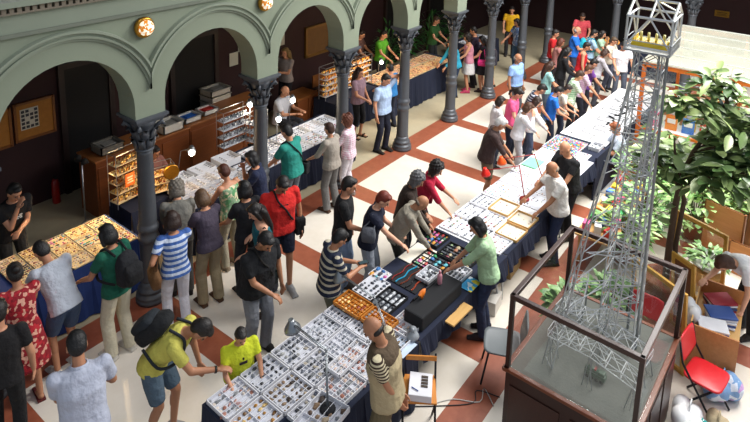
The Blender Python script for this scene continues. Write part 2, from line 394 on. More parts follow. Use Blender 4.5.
def person(label,h=1.7,yaw=0,top=('tee','ffffff'),bot=('trousers','222222'),hair=('short','2a1c14'),sk='mid',lean=0,up=0,hd=15,hy=0,arms=('down','down'),feet=None,sit=False,fem=False,fat=1.0,group=None,xy=None,shoe='2b2523',far=False,acc=(),hold=None,twist=0):
    vox=.0125 if far else .0095; S=h/1.7
    lat=V(0,1,0)
    pz=.925 if not sit else .50
    px=-.12*math.sin(R(lean)) if not sit else -.1
    pel=V(px,0,pz-(.02 if lean>15 else 0))
    a1=R(lean); a2=R(lean+up)
    d1=V(math.sin(a1),0,math.cos(a1)); d2=V(math.sin(a2),0,math.cos(a2))
    waist=pel+d1*.16; chest=waist+d2*.165; sh=chest+d2*.155; nb=sh+d2*.035
    f1=V(math.cos(a1),0,-math.sin(a1)); f2=V(math.cos(a2),0,-math.sin(a2))
    an=R(lean+up)*.75+R(hd)*.35; nd=V(math.sin(an),0,math.cos(an)); 
    ah=R(hd); hu=V(math.sin(ah),0,math.cos(ah)); hf=V(math.cos(ah),0,-math.sin(ah)); HR=Matrix.Rotation(R(hy),3,hu); hf=HR@hf; hl=hu.cross(hf)
    hb=nb+nd*.075; hc=hb+hu*.085+hf*.015
    HM=Matrix((hf,hl,hu)).transposed()
    H=lambda x,y,z:hc+HM@Vector((x,y,z))
    sw=(.163 if fem else .186)*(.6+.4*fat); hw=.09
    TW=Matrix.Rotation(R(twist),3,d2)
    sl=[sh+(TW@lat)*sw-d2*.02, sh-(TW@lat)*sw-d2*.02]
    arms_=[]
    for i,k in enumerate(arms):
        s=1 if i==0 else -1; t=ARM[k] if isinstance(k,str) else k; tgt=V(t[0],t[1]*s,t[2])
        if k=='down': tgt=sl[i]+V(.05,.07*s,-.52)
        elif k in('fold','face','chin','head','clasp','phone') and (lean or sit): tgt=sh+V(t[0],t[1]*s,t[2]-1.42)
        elif k in('back','hip','bag','front','side') and sit: tgt=tgt+V(0,0,-.4)
        pole=V(-.35,.5*s,-.8) if k not in('head',) else V(.1,1*s,-.2)
        e,wr=ik(sl[i],tgt,.285,.25,pole); arms_.append((sl[i],e,wr))
    ft=feet or ((.03,.11),(-.03,-.11))
    if sit: ft=((.42,.13),(.42,-.13))
    legs=[]
    for i in range(2):
        s=1 if i==0 else -1; hip=pel+lat*hw*s-V(0,0,.0); k_,an_=ik(hip,V(ft[i][0]-.02,ft[i][1],.085),.43,.425,V(1,.05*s,.1)); legs.append((hip,k_,an_))
    sc=lambda q:q
    # ---- body
    b=MB(); fw=fat
    tor=[(pel-d1*.06,f1,.09*fw,.12*fw),(pel,f1,.112*fw,(.168 if fem else .158)*fw),(pel+d1*.09,f1,.105*fw,(.15 if fem else .148)*fw),(waist,f2,.098*fw,(.122 if fem else .14)*fw),(chest,f2,(.118 if fem else .116)*fw,(.142 if fem else .165)*(.5+.5*fw)),(sh-d2*.03,f2,.092,sw),(sh+d2*.015,f2,.07,sw*.62),(nb,f2,.058,.062)]
    b.loft([SUP(c,F,TW@lat if j>3 else lat,a,w_) for j,(c,F,a,w_) in enumerate(tor)])
    b.caps(nb-nd*.05,hb+hu*.03,.056 if not fem else .048,.05 if not fem else .044)
    b.ell(H(-.008,0,.018),(.094,.077,.098),HM); b.ell(H(.02,0,-.045),(.066,.058,.07),HM); b.ell(H(.038,0,-.085),(.036,.036,.028),HM)
    b.caps(H(.088,0,.01),H(.108,0,-.03),.008,.014,8); b.ell(H(.06,0,.032),(.035,.06,.012),HM,10,6)
    for s in (-1,1): b.ell(H(-.002,.078*s,-.012),(.02,.011,.032),HM,8,6)
    fr=.0098 if not far else .0125
    for i,(s0,e,wr) in enumerate(arms_):
        s=1 if i==0 else -1
        b.ell(s0,(.054,.054,.056)); b.caps(s0,e,.049*fw**.5,.038); b.caps(e,wr,.039,.026)
        fd=(wr-e).normalized(); 
        nrm=V(0,0,1) if abs(fd.z)<.8 else V(0,s,0)
        if arms[i] in('down',): nrm=V(0,s,0)
        across=fd.cross(nrm).normalized(); nrm=across.cross(fd).normalized()
        pc=wr+fd*.05; PM=Matrix((fd,across,nrm)).transposed(); b.ell(pc,(.05,.04,.018),PM,10,7)
        for q in range(4):
            o=(q-1.5)*.0205; L=(.062,.075,.07,.055)[q]; p0=wr+fd*.085+across*o; p1=p0+fd*L*.5-nrm*.006; p2=p1+fd*L*.45-nrm*(.018+.004*q); b.caps(p0,p1,fr,fr,7,2); b.caps(p1,p2,fr,fr*.85,7,2)
        ts=-1 if (across.dot(TW@lat)*s>0) else 1
        p0=wr+fd*.03+across*.03*ts; p1=p0+fd*.035+across*.03*ts-nrm*.008; b.caps(p0,p1,fr*1.25,fr*1.1,7,2); b.caps(p1,p1+fd*.035,fr*1.1,fr*.9,7,2)
    for i,(hip,k_,an_) in enumerate(legs):
        b.caps(hip-V(0,0,.02),k_,.083*fw**.5,.053); b.caps(k_,an_,.052,.034); b.caps(k_+(an_-k_)*.22+V(-.012,0,0),k_+(an_-k_)*.42+V(-.012,0,0),.045,.042)
        b.caps(an_+V(-.02,0,-.045),an_+V(.1,.01,-.055),.035,.03); b.caps(an_+V(.1,.01,-.06),an_+V(.16,.01,-.062),.03,.02)
    for q in range(len(b.v)): pass
    sm=Matrix.Scale(S,3); b.v=[tuple(c*S for c in v) for v in b.v]
    root=thing('person',label,'person',(0,0,0),R(yaw),group)
    link('body',solid(b,vox,2,skin(sk),'body',0.004),root)
    def piece(name,mb,m,v=None,sm_=3,z=None):
        mb.v=[tuple(c*S for c in q) for q in mb.v]; return link(name,solid(mb,v or vox*1.15,sm_,m,name,z),root)
    def simple(name,mb,m,smooth=True):
        mb.v=[tuple(c*S for c in q) for q in mb.v]; return obj(name,mb,m,root,smooth)
    # ---- face
    for s in (-1,1): simple('eye',MB().ell(H(.083,.03*s,.006),(.008,.013,.007),HM,8,5),mat('eye_dark','1c1412',.3))
    simple('mouth',MB().ell(H(.083,0,-.062),(.008,.024,.006),HM,10,5),mat('lip','8a4a40',.5))
    # ---- top
    kind,tc=top[0],top[1]; tm=tc if not isinstance(tc,str) else cloth(tc)
    g=.017; mb=MB()
    hem=-.05 if kind!='tucked' else .04
    rows=[]
    for j,(c,F,a,w_) in enumerate(tor):
        if j==0: continue
        L=TW@lat if j>3 else lat
        if j==1: 
            c=pel+d1*hem; rows.append(SUP(c,F,L,a+g+.014,w_+g+.014)); rows.append(SUP(pel+d1*.03,F,L,a+g+.008,w_+g+.006)); continue
        if j==len(tor)-1: rows.append(SUP(c-d2*.004,F,L,a+.022,w_+.026)); continue
        gg=g+(.012 if j in(3,) else .004)+(.008 if kind=='jacket' else 0)
        rows.append(SUP(c,F,L,a+gg,w_+(gg if j<5 else .006)))
    if kind=='tank': rows=rows[:-2]+[SUP(sh-d2*.03,f2,TW@lat,.1,sw*.72),SUP(sh+d2*.012,f2,TW@lat,.06,sw*.45)]
    if kind=='dress': pass
    mb.loft(rows)
    if kind!='tank':
        fl={'tee':.62,'tucked':.62,'long':2,'shirt':.72,'roll':1.25,'dress':.3,'jacket':2,'polo':.68,'vest':.05}[kind]
        for i,(s0,e,wr) in enumerate(arms_):
            s=1 if i==0 else -1; mb.ell(s0+d2*.002,(.07,.066,.068)); n_=12
            inn=sh+(TW@lat)*sw*.5*s-d2*.03
            mb.caps(inn,s0,.06,.066)
            if fl<=1: 
                t=s0+(e-s0)*fl; mb.tube([s0,s0+(t-s0)*.5,t],[.066,.064,.06+.006*(kind=='polo')],12)
            else:
                mb.tube([s0,e],[.066,.052],12); mb.ell(e,(.052,.052,.052)); ff=fl-1; t=e+(wr-e)*(ff*.96); mb.tube([e,t],[.052,.036 if ff>.9 else .045],12)
    if kind=='dress':
        fl_=top[2] if len(top)>2 else .5; z=pel.z-fl_
        mb.loft([SUP(pel+d1*.02,f1,lat,.135,.185),SUP(V(pel.x,0,pel.z-fl_*.5),V(1,0,0),lat,.19,.235),SUP(V(pel.x+.02,0,z),V(1,0,0),lat,.22,.27)])
    topo=piece({'tee':'t_shirt','tucked':'shirt','long':'blouse','shirt':'shirt','roll':'shirt','dress':'dress','jacket':'jacket','polo':'polo_shirt','vest':'waistcoat','tank':'sleeveless_top'}[kind],mb,tm)
    if kind in('polo','shirt','roll','jacket','tucked'):
        c=MB(); c.loft([SUP(nb-d2*.03,f2,TW@lat,.082,.085),SUP(nb+d2*.018,f2,TW@lat,.068,.07),SUP(nb+d2*.016,f2,TW@lat,.058,.06),SUP(nb-d2*.03,f2,TW@lat,.06,.065)]); simple('collar',c,tm)
    # ---- bottom
    bk,bc=bot[0],bot[1]
    if bk!='none':
        bm=bc if not isinstance(bc,str) else cloth(bc); mb=MB(); wg=.012
        mb.loft([SUP(pel-d1*.075,f1,lat,.1*fw,.13*fw),SUP(pel,f1,lat,.112*fw+wg,(.168 if fem else .158)*fw+wg),SUP(pel+d1*.08,f1,lat,.105*fw+wg,.15*fw+wg)])
        if bk=='skirt':
            L_=bot[2] if len(bot)>2 else .45; mb=MB().loft([SUP(pel+d1*.09,f1,lat,.12,.155),SUP(pel,f1,lat,.135,.185),SUP(V(pel.x,0,pel.z-L_*.5),V(1,0,0),lat,.17,.215),SUP(V(pel.x,0,pel.z-L_),V(1,0,0),lat,.19,.235)])
        else:
            wd=bot[2] if len(bot)>2 and bk!='skirt' else 0
            for hip,k_,an_ in legs:
                up_=.088*fw**.5+.008
                if bk=='shorts': t=hip+(k_-hip)*.86; mb.tube([hip-V(0,0,.0),hip+(k_-hip)*.4,t],[up_,up_+.002,.08],14)
                elif bk=='capri': mb.caps(hip,k_,up_,.067); mb.tube([k_,k_+(an_-k_)*.4],[.066,.062],12)
                else:
                    mb.caps(hip,k_,up_,.069+wd); mb.tube([k_,k_+(an_-k_)*.6,an_+V(.0,0,-.03)],[.069+wd,.066+wd,.064+wd],14)
        piece({'shorts':'shorts','skirt':'skirt','capri':'cropped_trousers'}.get(bk,'trousers'),mb,bm)
    # ---- shoes
    if shoe:
        for i,(hip,k_,an_) in enumerate(legs):
            mb=MB(); 
            if shoe.startswith('s:'):
                mb.box((an_.x+.06,an_.y+.003,.012),(.26,.085,.022)); mb.box((an_.x+.1,an_.y,.05),(.03,.09,.05)); simple('sandal',mb,cloth(shoe[2:]),False)
            else:
                mb.caps(an_+V(-.025,0,-.035),an_+V(.09,.005,-.04),.048,.044); mb.caps(an_+V(.08,.005,-.055),an_+V(.165,.005,-.062),.044,.03); mb.box((an_.x+.065,an_.y+.004,.014),(.28,.088,.026)); piece('shoe',mb,cloth(shoe),.011,2,.002)
    # ---- hair
    hs,hcol=hair; hm=mat('hair_'+hcol,hcol,.55,var=.3,scale=40,bump=.6,bscale=60); mb=MB()
    if hs in('short','bob','long','bun','curly','tail','boy'):
        mb.ell(H(-.02,0,.036),(.094,.085,.096),HM); mb.ell(H(-.05,0,-.0),(.062,.082,.088),HM); mb.ell(H(.045,0,.088),(.045,.058,.03),HM)
    if hs in('bob','long','curly'):
        mb.ell(H(-.045,0,-.035),(.07,.098,.1),HM)
        for s in(-1,1): mb.caps(H(.0,.075*s,.03),H(-.01,.085*s,-.09),.035,.03)
    if hs=='long':
        p1=H(-.095,0,-.06); p2=V(nb.x-.1,0,nb.z-.08)-f2*.02; p3=p2-d2*.14-f2*.01
        for y in(-.05,0,.05): mb.tube([H(-.07,y,.02),p1+lat*y,p2+lat*y*1.2,p3+lat*y*.9],[.05,.052,.045,.02],10)
    if hs=='tail': mb.caps(H(-.1,0,.03),H(-.14,0,0),.03,.028); mb.tube([H(-.13,0,.01),H(-.16,0,-.08),H(-.13,0,-.17)],[.03,.03,.012],8)
    if hs=='bun': mb.ell(H(-.11,0,.05),(.045,.045,.04),HM)
    if hs=='curly':
        for k in range(64):
            a=2.4*k; z=-.07+.2*(k/64); rr=math.sqrt(max(.0,1-((z-.03)/.12)**2)); x,y=math.cos(a)*.1*rr-.03,math.sin(a)*.1*rr
            if x>.045 and z<.07: continue
            mb.ell(H(x,y,z+.01),(.024,.024,.022),None,7,5)
    if hs=='thin':
        mb.ell(H(-.045,0,-.005),(.068,.086,.062),HM); 
    if hs=='cropped':
        mb.ell(H(-.02,0,.03),(.09,.081,.09),HM); mb.ell(H(-.045,0,-.01),(.062,.08,.08),HM)
    if hs!='bald': 
        piece('hair',mb,hm,.009 if not far else .011,2)
    else:
        mb.ell(H(-.04,0,-.022),(.067,.083,.04),HM); piece('hair',mb,hm,.009,1)
    # ---- accessories (worn parts)
    J=dict(pel=pel,waist=waist,chest=chest,sh=sh,nb=nb,d2=d2,f2=f2,arms=arms_,hc=hc,S=S,d1=d1,f1=f1,lat=lat,sl=sl,hand=[a[2]+(a[2]-a[1]).normalized()*.08 for a in arms_])
    if 'belt' in acc: simple('belt',MB().loft([SUP(pel+d1*.06,f1,lat,.105*fw+.02,.15*fw+.02),SUP(pel+d1*.095,f1,lat,.104*fw+.02,.148*fw+.02)]),mat('black_leather','15120f',.4))
    if 'watch' in acc:
        e,wr=arms_[1][1],arms_[1][2]; simple('wristwatch',MB().tube([wr-(wr-e)*.1,wr-(wr-e)*.02],[.034,.034],10),mat('black_leather','15120f',.4))
    if 'glasses' in acc: simple('glasses',MB().box(H(.1,.032,.006),(.006,.045,.028),M=HM).box(H(.1,-.032,.006),(.006,.045,.028),M=HM).box(H(.04,.08,.008),(.12,.004,.006),M=HM).box(H(.04,-.08,.008),(.12,.004,.006),M=HM),mat('dark_lens','1a1a1c',.2))
    if 'lapels' in acc:
        simple('shirt_front',MB().loft([SUP(waist+f2*.055,f2,lat,.085,.04),SUP(chest+f2*.06,f2,lat,.085,.05),SUP(nb-d2*.03,f2,lat,.08,.05)]),cloth('d9d4c8'))
    if 'teemark' in acc:
        mk=MB(); 
        for k,(y,z,w_) in enumerate([(-.03,.04,.05),(.04,.04,.04),(0,.015,.11),(-.02,-.01,.07),(.045,-.01,.03)]): mk.box(chest+f2*.137+lat*y+d2*z,(.006,w_,.014))
        simple('white_print',mk,mat('white_ink','d8d8d2',.7),False)
    if 'teemark_dark' in acc:
        mk=MB()
        for k,(y,z,w_) in enumerate([(0,.05,.12),(-.03,.02,.08),(.02,-.02,.14),(0,-.05,.1)]): mk.box(chest+f2*.139+lat*y+d2*z,(.006,w_,.022))
        simple('dark_print',mk,mat('dark_ink','1e0c10',.7),False)
    if 'backmark' in acc:
        mk=MB().box(chest+f2*.17+d2*.0,(.012,.11,.035)).box(chest+f2*.166+d2*.065,(.012,.025,.03)); simple('dark_print',mk,mat('dark_ink','1e0c10',.7),False)
    if 'waistcoat' in acc:
        g2=.034; mb=MB(); mb.loft([SUP(pel-d1*.06,f1,lat,.112*fw+g2,.158*fw+g2),SUP(waist,f2,lat,.098*fw+g2,.14*fw+g2),SUP(chest,f2,lat,.116*fw+g2,.165*fw+.02),SUP(sh-d2*.02,f2,lat,.118,sw*.86),SUP(sh+d2*.03,f2,lat,.08,sw*.62)]); piece('waistcoat',mb,cloth('b3a27e'))
        mb=MB(); mb.loft([SUP(chest+d2*.075,f2,lat,.155,sw*.93),SUP(sh-d2*.02,f2,lat,.135,sw*.96),SUP(sh+d2*.037,f2,lat,.088,sw*.7),SUP(nb,f2,lat,.075,.08)]); piece('waistcoat_yoke',mb,cloth('5a4a38'))
    # ---- placement: the crown of the head over a measured spot
    root.location=(xy[0],xy[1],0)
    J['root']=root; J['xy']=xy; J['yaw']=R(yaw)
    return J
def child_world(J,p):
    q=Matrix.Rotation(J['yaw'],3,'Z')@(Vector(p)*J['S']); return V(q.x+J['xy'][0],q.y+J['xy'][1],q.z)
def worn(J,name,label,cat,group=None):
    return thing(name,label,cat,(J['xy'][0],J['xy'][1],0),J['yaw'],group)
def sc_mb(mb,J): mb.v=[tuple(c*J['S'] for c in v) for v in mb.v]; return mb
def torso_loop(J,hi,lo,off=.05,w=.03,side=1):
    # strap running over one shoulder (hi side) to the opposite hip
    sh,pel,d,F,lat=J['sh'],J['pel'],J['d2'],J['f2'],J['lat']; pts=[]
    top=sh+lat*.09*side+d*.055; bt=pel+J['d1']*.04-lat*.2*side
    fr=J['chest']+F*.16; bk=J['chest']-F*.155
    ring=[top,top*.5+fr*.5+F*.05+d*.02+lat*.03*side,fr-lat*.02*side,fr*.45+bt*.55+F*.075,bt,bk*.45+bt*.55-F*.075,bk-lat*.02*side,top*.5+bk*.5-F*.05+d*.02+lat*.03*side]
    return ring
def strap_mb(pts,w=.018,t=.006,closed=True):
    mb=MB(); n=len(pts); P_=[Vector(p) for p in pts]; fine=[]
    for i in range(n if closed else n-1):
        p0,p1,p2,p3=P_[(i-1)%n] if closed or i>0 else P_[0],P_[i],P_[(i+1)%n],P_[(i+2)%n] if closed or i+2<n else P_[-1]
        for k in range(4):
            t_=k/4; fine.append(.5*((2*p1)+(-p0+p2)*t_+(2*p0-5*p1+4*p2-p3)*t_*t_+(-p0+3*p1-3*p2+p3)*t_**3))
    if closed: fine.append(fine[0])
    else: fine.append(P_[-1])
    return mb.tube(fine,w*.7,6)
def crossbag(J,label,col,strapcol='15120f',side=1,size=(.1,.26,.2)):
    t=worn(J,'shoulder_bag',label,'bag'); b=J['pel']+J['d1']*.02-J['lat']*.25*side
    m=MB().box((0,0,0),size).box((0,0,size[2]*.2),(size[0]+.02,size[1]+.01,size[2]*.5)); M_=Matrix.Rotation(PI/2,3,'Z')
    m=MB().box(b+V(-.02,0,-.05),(size[1],size[0],size[2])).box(b+V(-.02,-.012*side,.0),(size[1]+.01,size[0]+.015,size[2]*.5))
    obj('bag_body',sc_mb(m,J),cloth(col),t,bevel=.02); obj('strap',sc_mb(strap_mb(torso_loop(J,0,0,side=side)),J),cloth(strapcol),t,True)
    return t
def handbag(J,label,col,side=-1,strap=True,size=(.34,.12,.24),drop=.33):
    t=worn(J,'handbag',label,'bag'); sh=J['sl'][0 if side>0 else 1]; c=V(sh.x*.5,sh.y+.1*side,sh.z-drop-size[2]/2)
    m=MB().loft([SUP(c+V(0,0,-size[2]/2),V(1,0,0),V(0,1,0),size[0]*.45,size[1]*.5,16,4),SUP(c,V(1,0,0),V(0,1,0),size[0]*.52,size[1]*.58,16,3.5),SUP(c+V(0,0,size[2]/2),V(1,0,0),V(0,1,0),size[0]*.42,size[1]*.3,16,3)])
    obj('bag_body',sc_mb(m,J),cloth(col),t,True)
    tp=sh+V(0,.03*side,.055); 
    obj('strap',sc_mb(strap_mb([c+V(size[0]*.35,0,size[2]/2),tp+V(.04,0,-.12),tp,tp+V(-.05,0,-.12),c+V(-size[0]*.35,0,size[2]/2)],.014,closed=False),J),cloth(col),t,True); return t
def backpack(J,label,col,col2):
    t=worn(J,'backpack',label,'bag'); d,F,lat=J['d2'],J['f2'],J['lat']; c=J['chest']-F*.225-d*.02; k_=.82; Mx=Matrix((F,lat,d)).transposed()
    m=MB(); m.loft([SUP(c-d*.2,F,lat,.065,.11,16,3.5),SUP(c-d*.16,F,lat,.09,.14,16,3.5),SUP(c+d*.07,F,lat,.09,.135,16,3),SUP(c+d*.16,F,lat,.065,.1,16,2.6),SUP(c+d*.2,F,lat,.025,.05)])
    obj('bag_body',sc_mb(m,J),cloth(col),t,True)
    m=MB().loft([SUP(c-F*.1-d*.17,F,lat,.045,.11,14,3.5),SUP(c-F*.1+d*.02,F,lat,.05,.12,14,3),SUP(c-F*.09+d*.07,F,lat,.02,.09)]); obj('front_pocket',sc_mb(m,J),cloth(col2),t,True)
    for s in(-1,1):
        sp=strap_mb([c+d*.16+F*.08+lat*.08*s,J['sh']+d*.06+lat*.1*s,J['sh']+F*.1+lat*.11*s-d*.03,J['chest']+F*.15+lat*.12*s-d*.05,J['chest']+F*.06+lat*.19*s-d*.14,c-d*.16+F*.07+lat*.14*s],.022,closed=False)
        obj('shoulder_strap',sc_mb(sp,J),cloth(col2),t,True)
    return t
# ---- left stalls and gallery
J=person('man in black printed tee with chin on hand behind the lit jewellery stall',xy=(-1.107,1.453),h=1.72,yaw=275,top=('tee','121114'),bot=('trousers','2a2724'),hair=('short','0f0d0c'),lean=14,hd=25,arms=('fold','chin'),acc=('teemark',))
person('woman in red floral sundress at the end of the lit stall',xy=(-1.784,-0.421),h=1.62,yaw=80,top=('dress',floral('8c1522','b0202c','d9a08a',30),.42),bot=('none','0'),hair=('bun','140f0d'),sk='tan',lean=8,hd=25,arms=('table','table'),fem=True,shoe='s:5a1a1a')
person('youth in pale grey tee and denim shorts leaning over the lit stall',xy=(-1.318,-0.34),h=1.68,yaw=95,top=('tee','b9bfca'),bot=('shorts','3c4f6c'),hair=('short','100e0e'),sk='tan',lean=28,up=8,hd=50,arms=('reach','table'),shoe='b9b4ac')
J=person('woman in green tee and cream trousers wearing a black backpack at lit stall',xy=(-0.796,-0.577),h=1.68,yaw=100,top=('tee','0d5a45'),bot=('trousers','c3bba4',.01),hair=('bob','0e0c0c'),sk='tan',lean=6,hd=25,arms=('front','down'),fem=True,shoe='c9c4ba')
backpack(J,'black backpack worn over a green tee by the lit stall','16171c','0e0e12')
person('person in black cropped by the picture edge behind red dress',xy=(-2.178,-0.923),h=1.66,yaw=60,top=('tee','141214'),bot=('trousers','0f0f11'),hair=('short','1a1310'),lean=4,hd=15,arms=('down','down'),shoe='1a1816')
person('man in pale grey polo seen from behind with black cropped hair',xy=(-1.97,-2.066),h=1.74,yaw=70,top=('polo','b4b9c9'),bot=('trousers','23262f'),hair=('short','0b0a0b'),sk='tan',lean=12,hd=35,arms=('clasp','front'),fat=1.15,acc=('belt',))
J=person('woman in blue and white striped top and white trousers holding a tan bag',xy=(-0.153,-0.813),h=1.63,yaw=70,top=('tee',stripes('3f63a8','c9d3e6',14)),bot=('trousers','cfcdd6'),hair=('bob','2c1a12'),lean=3,hd=20,arms=('bag','chin'),fem=True,shoe='6b2a22',sk='tan')
handbag(J,'tan leather handbag hanging beside the blue striped top','6b4a2a',side=1)
person('woman in grey purple tee and beige trousers reaching toward mineral trays',xy=(0.448,-0.698),h=1.62,yaw=85,top=('tee','4b4251'),bot=('trousers','a39476',.012),hair=('bob','5a4028'),lean=10,hd=35,arms=('table','table'),fem=True,shoe='5a3f2c')
person('person with grey hair and grey jacket bent over the mineral trays',xy=(0.32,-0.232),h=1.62,yaw=60,top=('jacket','75736c'),bot=('trousers','4d4a46'),hair=('curly','6a6258'),lean=22,hd=45,arms=('table','table'))
J=person('woman in green floral top with short auburn hair carrying a straw bag',xy=(1.126,-0.319),h=1.6,yaw=95,top=('tank',floral('8fb08c','5f9c68','e0d5b0',26)),bot=('trousers','a59c86'),hair=('short','4a2113'),lean=8,hd=30,arms=('table','bag'),fem=True,shoe='8a7a64')
handbag(J,'tan straw handbag on the arm of woman in green floral top','b08548',side=-1,size=(.36,.14,.24))
person('dark haired youth in navy tee facing mineral trays beside second column',xy=(1.64,-0.369),h=1.66,yaw=130,top=('tee','1a2340'),bot=('trousers','20222a'),hair=('bob','120f10'),lean=8,hd=20,arms=('table','chin'),fem=True)
person('woman in black top with black bobbed hair, back turned, by the column',xy=(0.906,-0.938),h=1.64,yaw=80,top=('tee','17181e'),bot=('trousers','1b1c22'),hair=('bob','0d0b0c'),lean=4,hd=15,arms=('front','down'),fem=True,shoe='1b1715')
J=person('woman with long dark hair in teal strapless top',xy=(0.778,-1.395),h=1.6,yaw=150,top=('tank','10606c'),bot=('skirt','23242c',.5),hair=('long','17100e'),sk='light',lean=5,hd=30,arms=('clasp','bag'),fem=True,shoe='2a1f1c')
handbag(J,'black patterned handbag beside the teal strapless top',floral('1a1a1f','2c2a30','8a8890',40) and '1c1b20',side=1,size=(.26,.12,.26))
J=person('man in black shirt and grey trousers with pouch at his hip',xy=(0.249,-1.86),h=1.72,yaw=268,top=('shirt','121317'),bot=('trousers','878a92',.008),hair=('short','0f0d0d'),sk='tan',lean=10,hd=40,arms=('down','clasp'),fat=1.38,shoe='1d1a18')
crossbag(J,'small dark grey belt pouch against the black shirt','3a4240','15120f',side=-1,size=(.08,.2,.16))
J=person('man in bright red printed tee and navy shorts walking with head bowed',xy=(1.245,-1.21),h=1.78,yaw=248,top=('tee','d3241f'),bot=('shorts','1c2136'),hair=('short','16100e'),sk='tan',lean=4,hd=40,arms=('down','down'),fat=1.25,feet=((.12,.1),(-.12,-.1)),shoe='8f8f90',acc=('teemark_dark',))
crossbag(J,'black crossbody bag at the hip of the man in red','121114','121114',side=-1,size=(.12,.3,.24))
J=person('man in teal shirt at corner stall of trays, seen from behind',xy=(2.513,-0.186),h=1.72,yaw=100,top=('shirt','238a7c'),bot=('trousers','5c6068'),hair=('short','0e0c0c'),lean=6,hd=25,arms=('table','table'),fat=1.15,shoe='2b2523')
crossbag(J,'black crossbody bag worn over the teal shirt','16181c','101114',side=1,size=(.1,.24,.2))
person('woman in beige blouse and grey trousers seen from behind at corner stall',xy=(3.227,-0.426),h=1.58,yaw=95,top=('roll','9e958a'),bot=('trousers','6d6b69',.008),hair=('short','3a2116'),lean=4,hd=12,arms=('front','table'),fem=True,fat=1.05,shoe='4a2e1e')
person('woman in pink and white checked blouse with curly auburn hair',xy=(3.741,-0.379),h=1.56,yaw=110,top=('roll',stripes('cf9fb4','ece4ea',26,.5,2,'pink_checked_cloth',True)),bot=('trousers','dcd6dc'),hair=('curly','5a2c18'),lean=2,hd=15,arms=('front','clasp'),fem=True,shoe='8a7a70')
person('vendor in white short sleeved shirt seated behind the corner stall',xy=(4.573,2.104),h=1.72,yaw=285,top=('shirt','c3c4cc'),bot=('trousers','2a2c33'),hair=('bald','3a3029'),sit=True,lean=6,hd=25,arms=('lap','lap'),fat=1.1)
person('fair haired woman in pale top standing in the dark gallery arch',xy=(5.678,3.176),h=1.66,yaw=190,top=('tee','8f8480'),bot=('trousers','1d1b20'),hair=('long','7a6238'),lean=0,hd=5,arms=('fold','side'),fem=True)
person('woman in mauve tee and black cropped trousers with clasped hands',xy=(5.81,1.075),h=1.6,yaw=275,top=('tee','977a86'),bot=('capri','121116'),hair=('long','2a1812'),lean=0,hd=5,arms=('clasp','clasp'),fem=True,fat=1.05,shoe='s:3a2a20')
person('man in pale blue shirt touching his head beside the fourth column',xy=(5.606,0.257),h=1.72,yaw=270,top=('shirt','a9c0e0'),bot=('trousers','171b2d'),hair=('short','15100e'),lean=2,hd=22,arms=('head','down'),fat=1.22,shoe='17130f',acc=('belt',))
person('person in turquoise top leaning over amber stall behind the column',xy=(9.432,0.721),h=1.6,yaw=150,top=('long','2b97b4'),bot=('trousers','23324a'),hair=('short','2a1c14'),lean=14,hd=30,arms=('table','table'),fem=True,far=True)
person('woman in pink top and white skirt with dark curly hair',xy=(9.967,0.615),h=1.62,yaw=130,top=('tank','d08a9c'),bot=('skirt','d4d2d2',.36),hair=('curly','20140f'),lean=3,hd=20,arms=('front','down'),fem=True,far=True,shoe='b03a5a')
J=person('woman in black dress carrying a bright pink bag',xy=(10.261,0.322),h=1.55,yaw=110,top=('dress','17141c',.35),bot=('none','0'),hair=('long','120d0d'),lean=3,hd=20,arms=('front','front'),fem=True,far=True,shoe='2a1a1c')
handbag(J,'bright pink shoulder bag against the black dress','e03584',side=1,size=(.26,.08,.18))
person('dark clothed person behind the woman with the pink bag',xy=(10.452,0.695),h=1.7,yaw=120,top=('tee','2a1f33'),bot=('trousers','1a1820'),hair=('short','130e0c'),lean=3,hd=20,arms=('front','front'),far=True)
person('child in khaki cropped trousers standing by the fifth column',xy=(10.714,0.242),h=1.3,yaw=110,top=('tee','2d2a33'),bot=('capri','a08a3e'),hair=('short','1a1210'),lean=3,hd=15,arms=('front','down'),far=True)
J=person('woman in blue patterned top and jeans walking between far columns',xy=(12.382,0.298),h=1.66,yaw=150,top=('tee',floral('6a86b8','8aa2c8','c8d2e4',20)),bot=('trousers','4d6f92'),hair=('long','1c1412'),lean=4,hd=20,arms=('down','front'),fem=True,far=True)
handbag(J,'reddish brown handbag of the woman in jeans between far columns','8c3c1e',side=-1,size=(.28,.1,.22))
person('person in bright yellow top beyond the woman in jeans',xy=(13.77,1.17),h=1.66,yaw=200,top=('tee','d9a514'),bot=('trousers','2a2a30'),hair=('short','1c1512'),lean=3,hd=15,arms=('front','front'),far=True)
person('vendor in lime green tee behind the amber stall under lamps',xy=(8.466,2.465),h=1.68,yaw=280,top=('tee','4f9a22'),bot=('trousers','26282c'),hair=('short','16100e'),lean=4,hd=20,arms=('front','front'),far=True)
person('vendor in brown shirt at the dark end of the amber stall',xy=(8.226,3.02),h=1.62,yaw=290,top=('tee','6a4a44'),bot=('trousers','26282c'),hair=('short','2a1a14'),lean=4,hd=20,arms=('front','front'),far=True)
person('vendor in dark green shirt standing at far end of amber stall',xy=(10.727,2.239),h=1.7,yaw=280,top=('tee','2d5a28'),bot=('trousers','26282c'),hair=('short','3a2a1e'),lean=6,hd=20,arms=('front','front'),far=True)
person('child in blue top facing amber stall behind man in pale blue',xy=(6.727,0.839),h=1.5,yaw=85,top=('tee','2a78b8'),bot=('trousers','23283a'),hair=('short','12100f'),lean=4,hd=15,arms=('front','front'),far=True)
person('vendor in dusty pink tee seated behind the gold dial and wire rack',xy=(1.27,1.779),h=1.62,yaw=280,top=('tee','8a5a50'),bot=('trousers','2a2626'),hair=('short','1a120e'),sk='tan',sit=True,lean=4,hd=20,arms=('lap','lap'),fem=True)
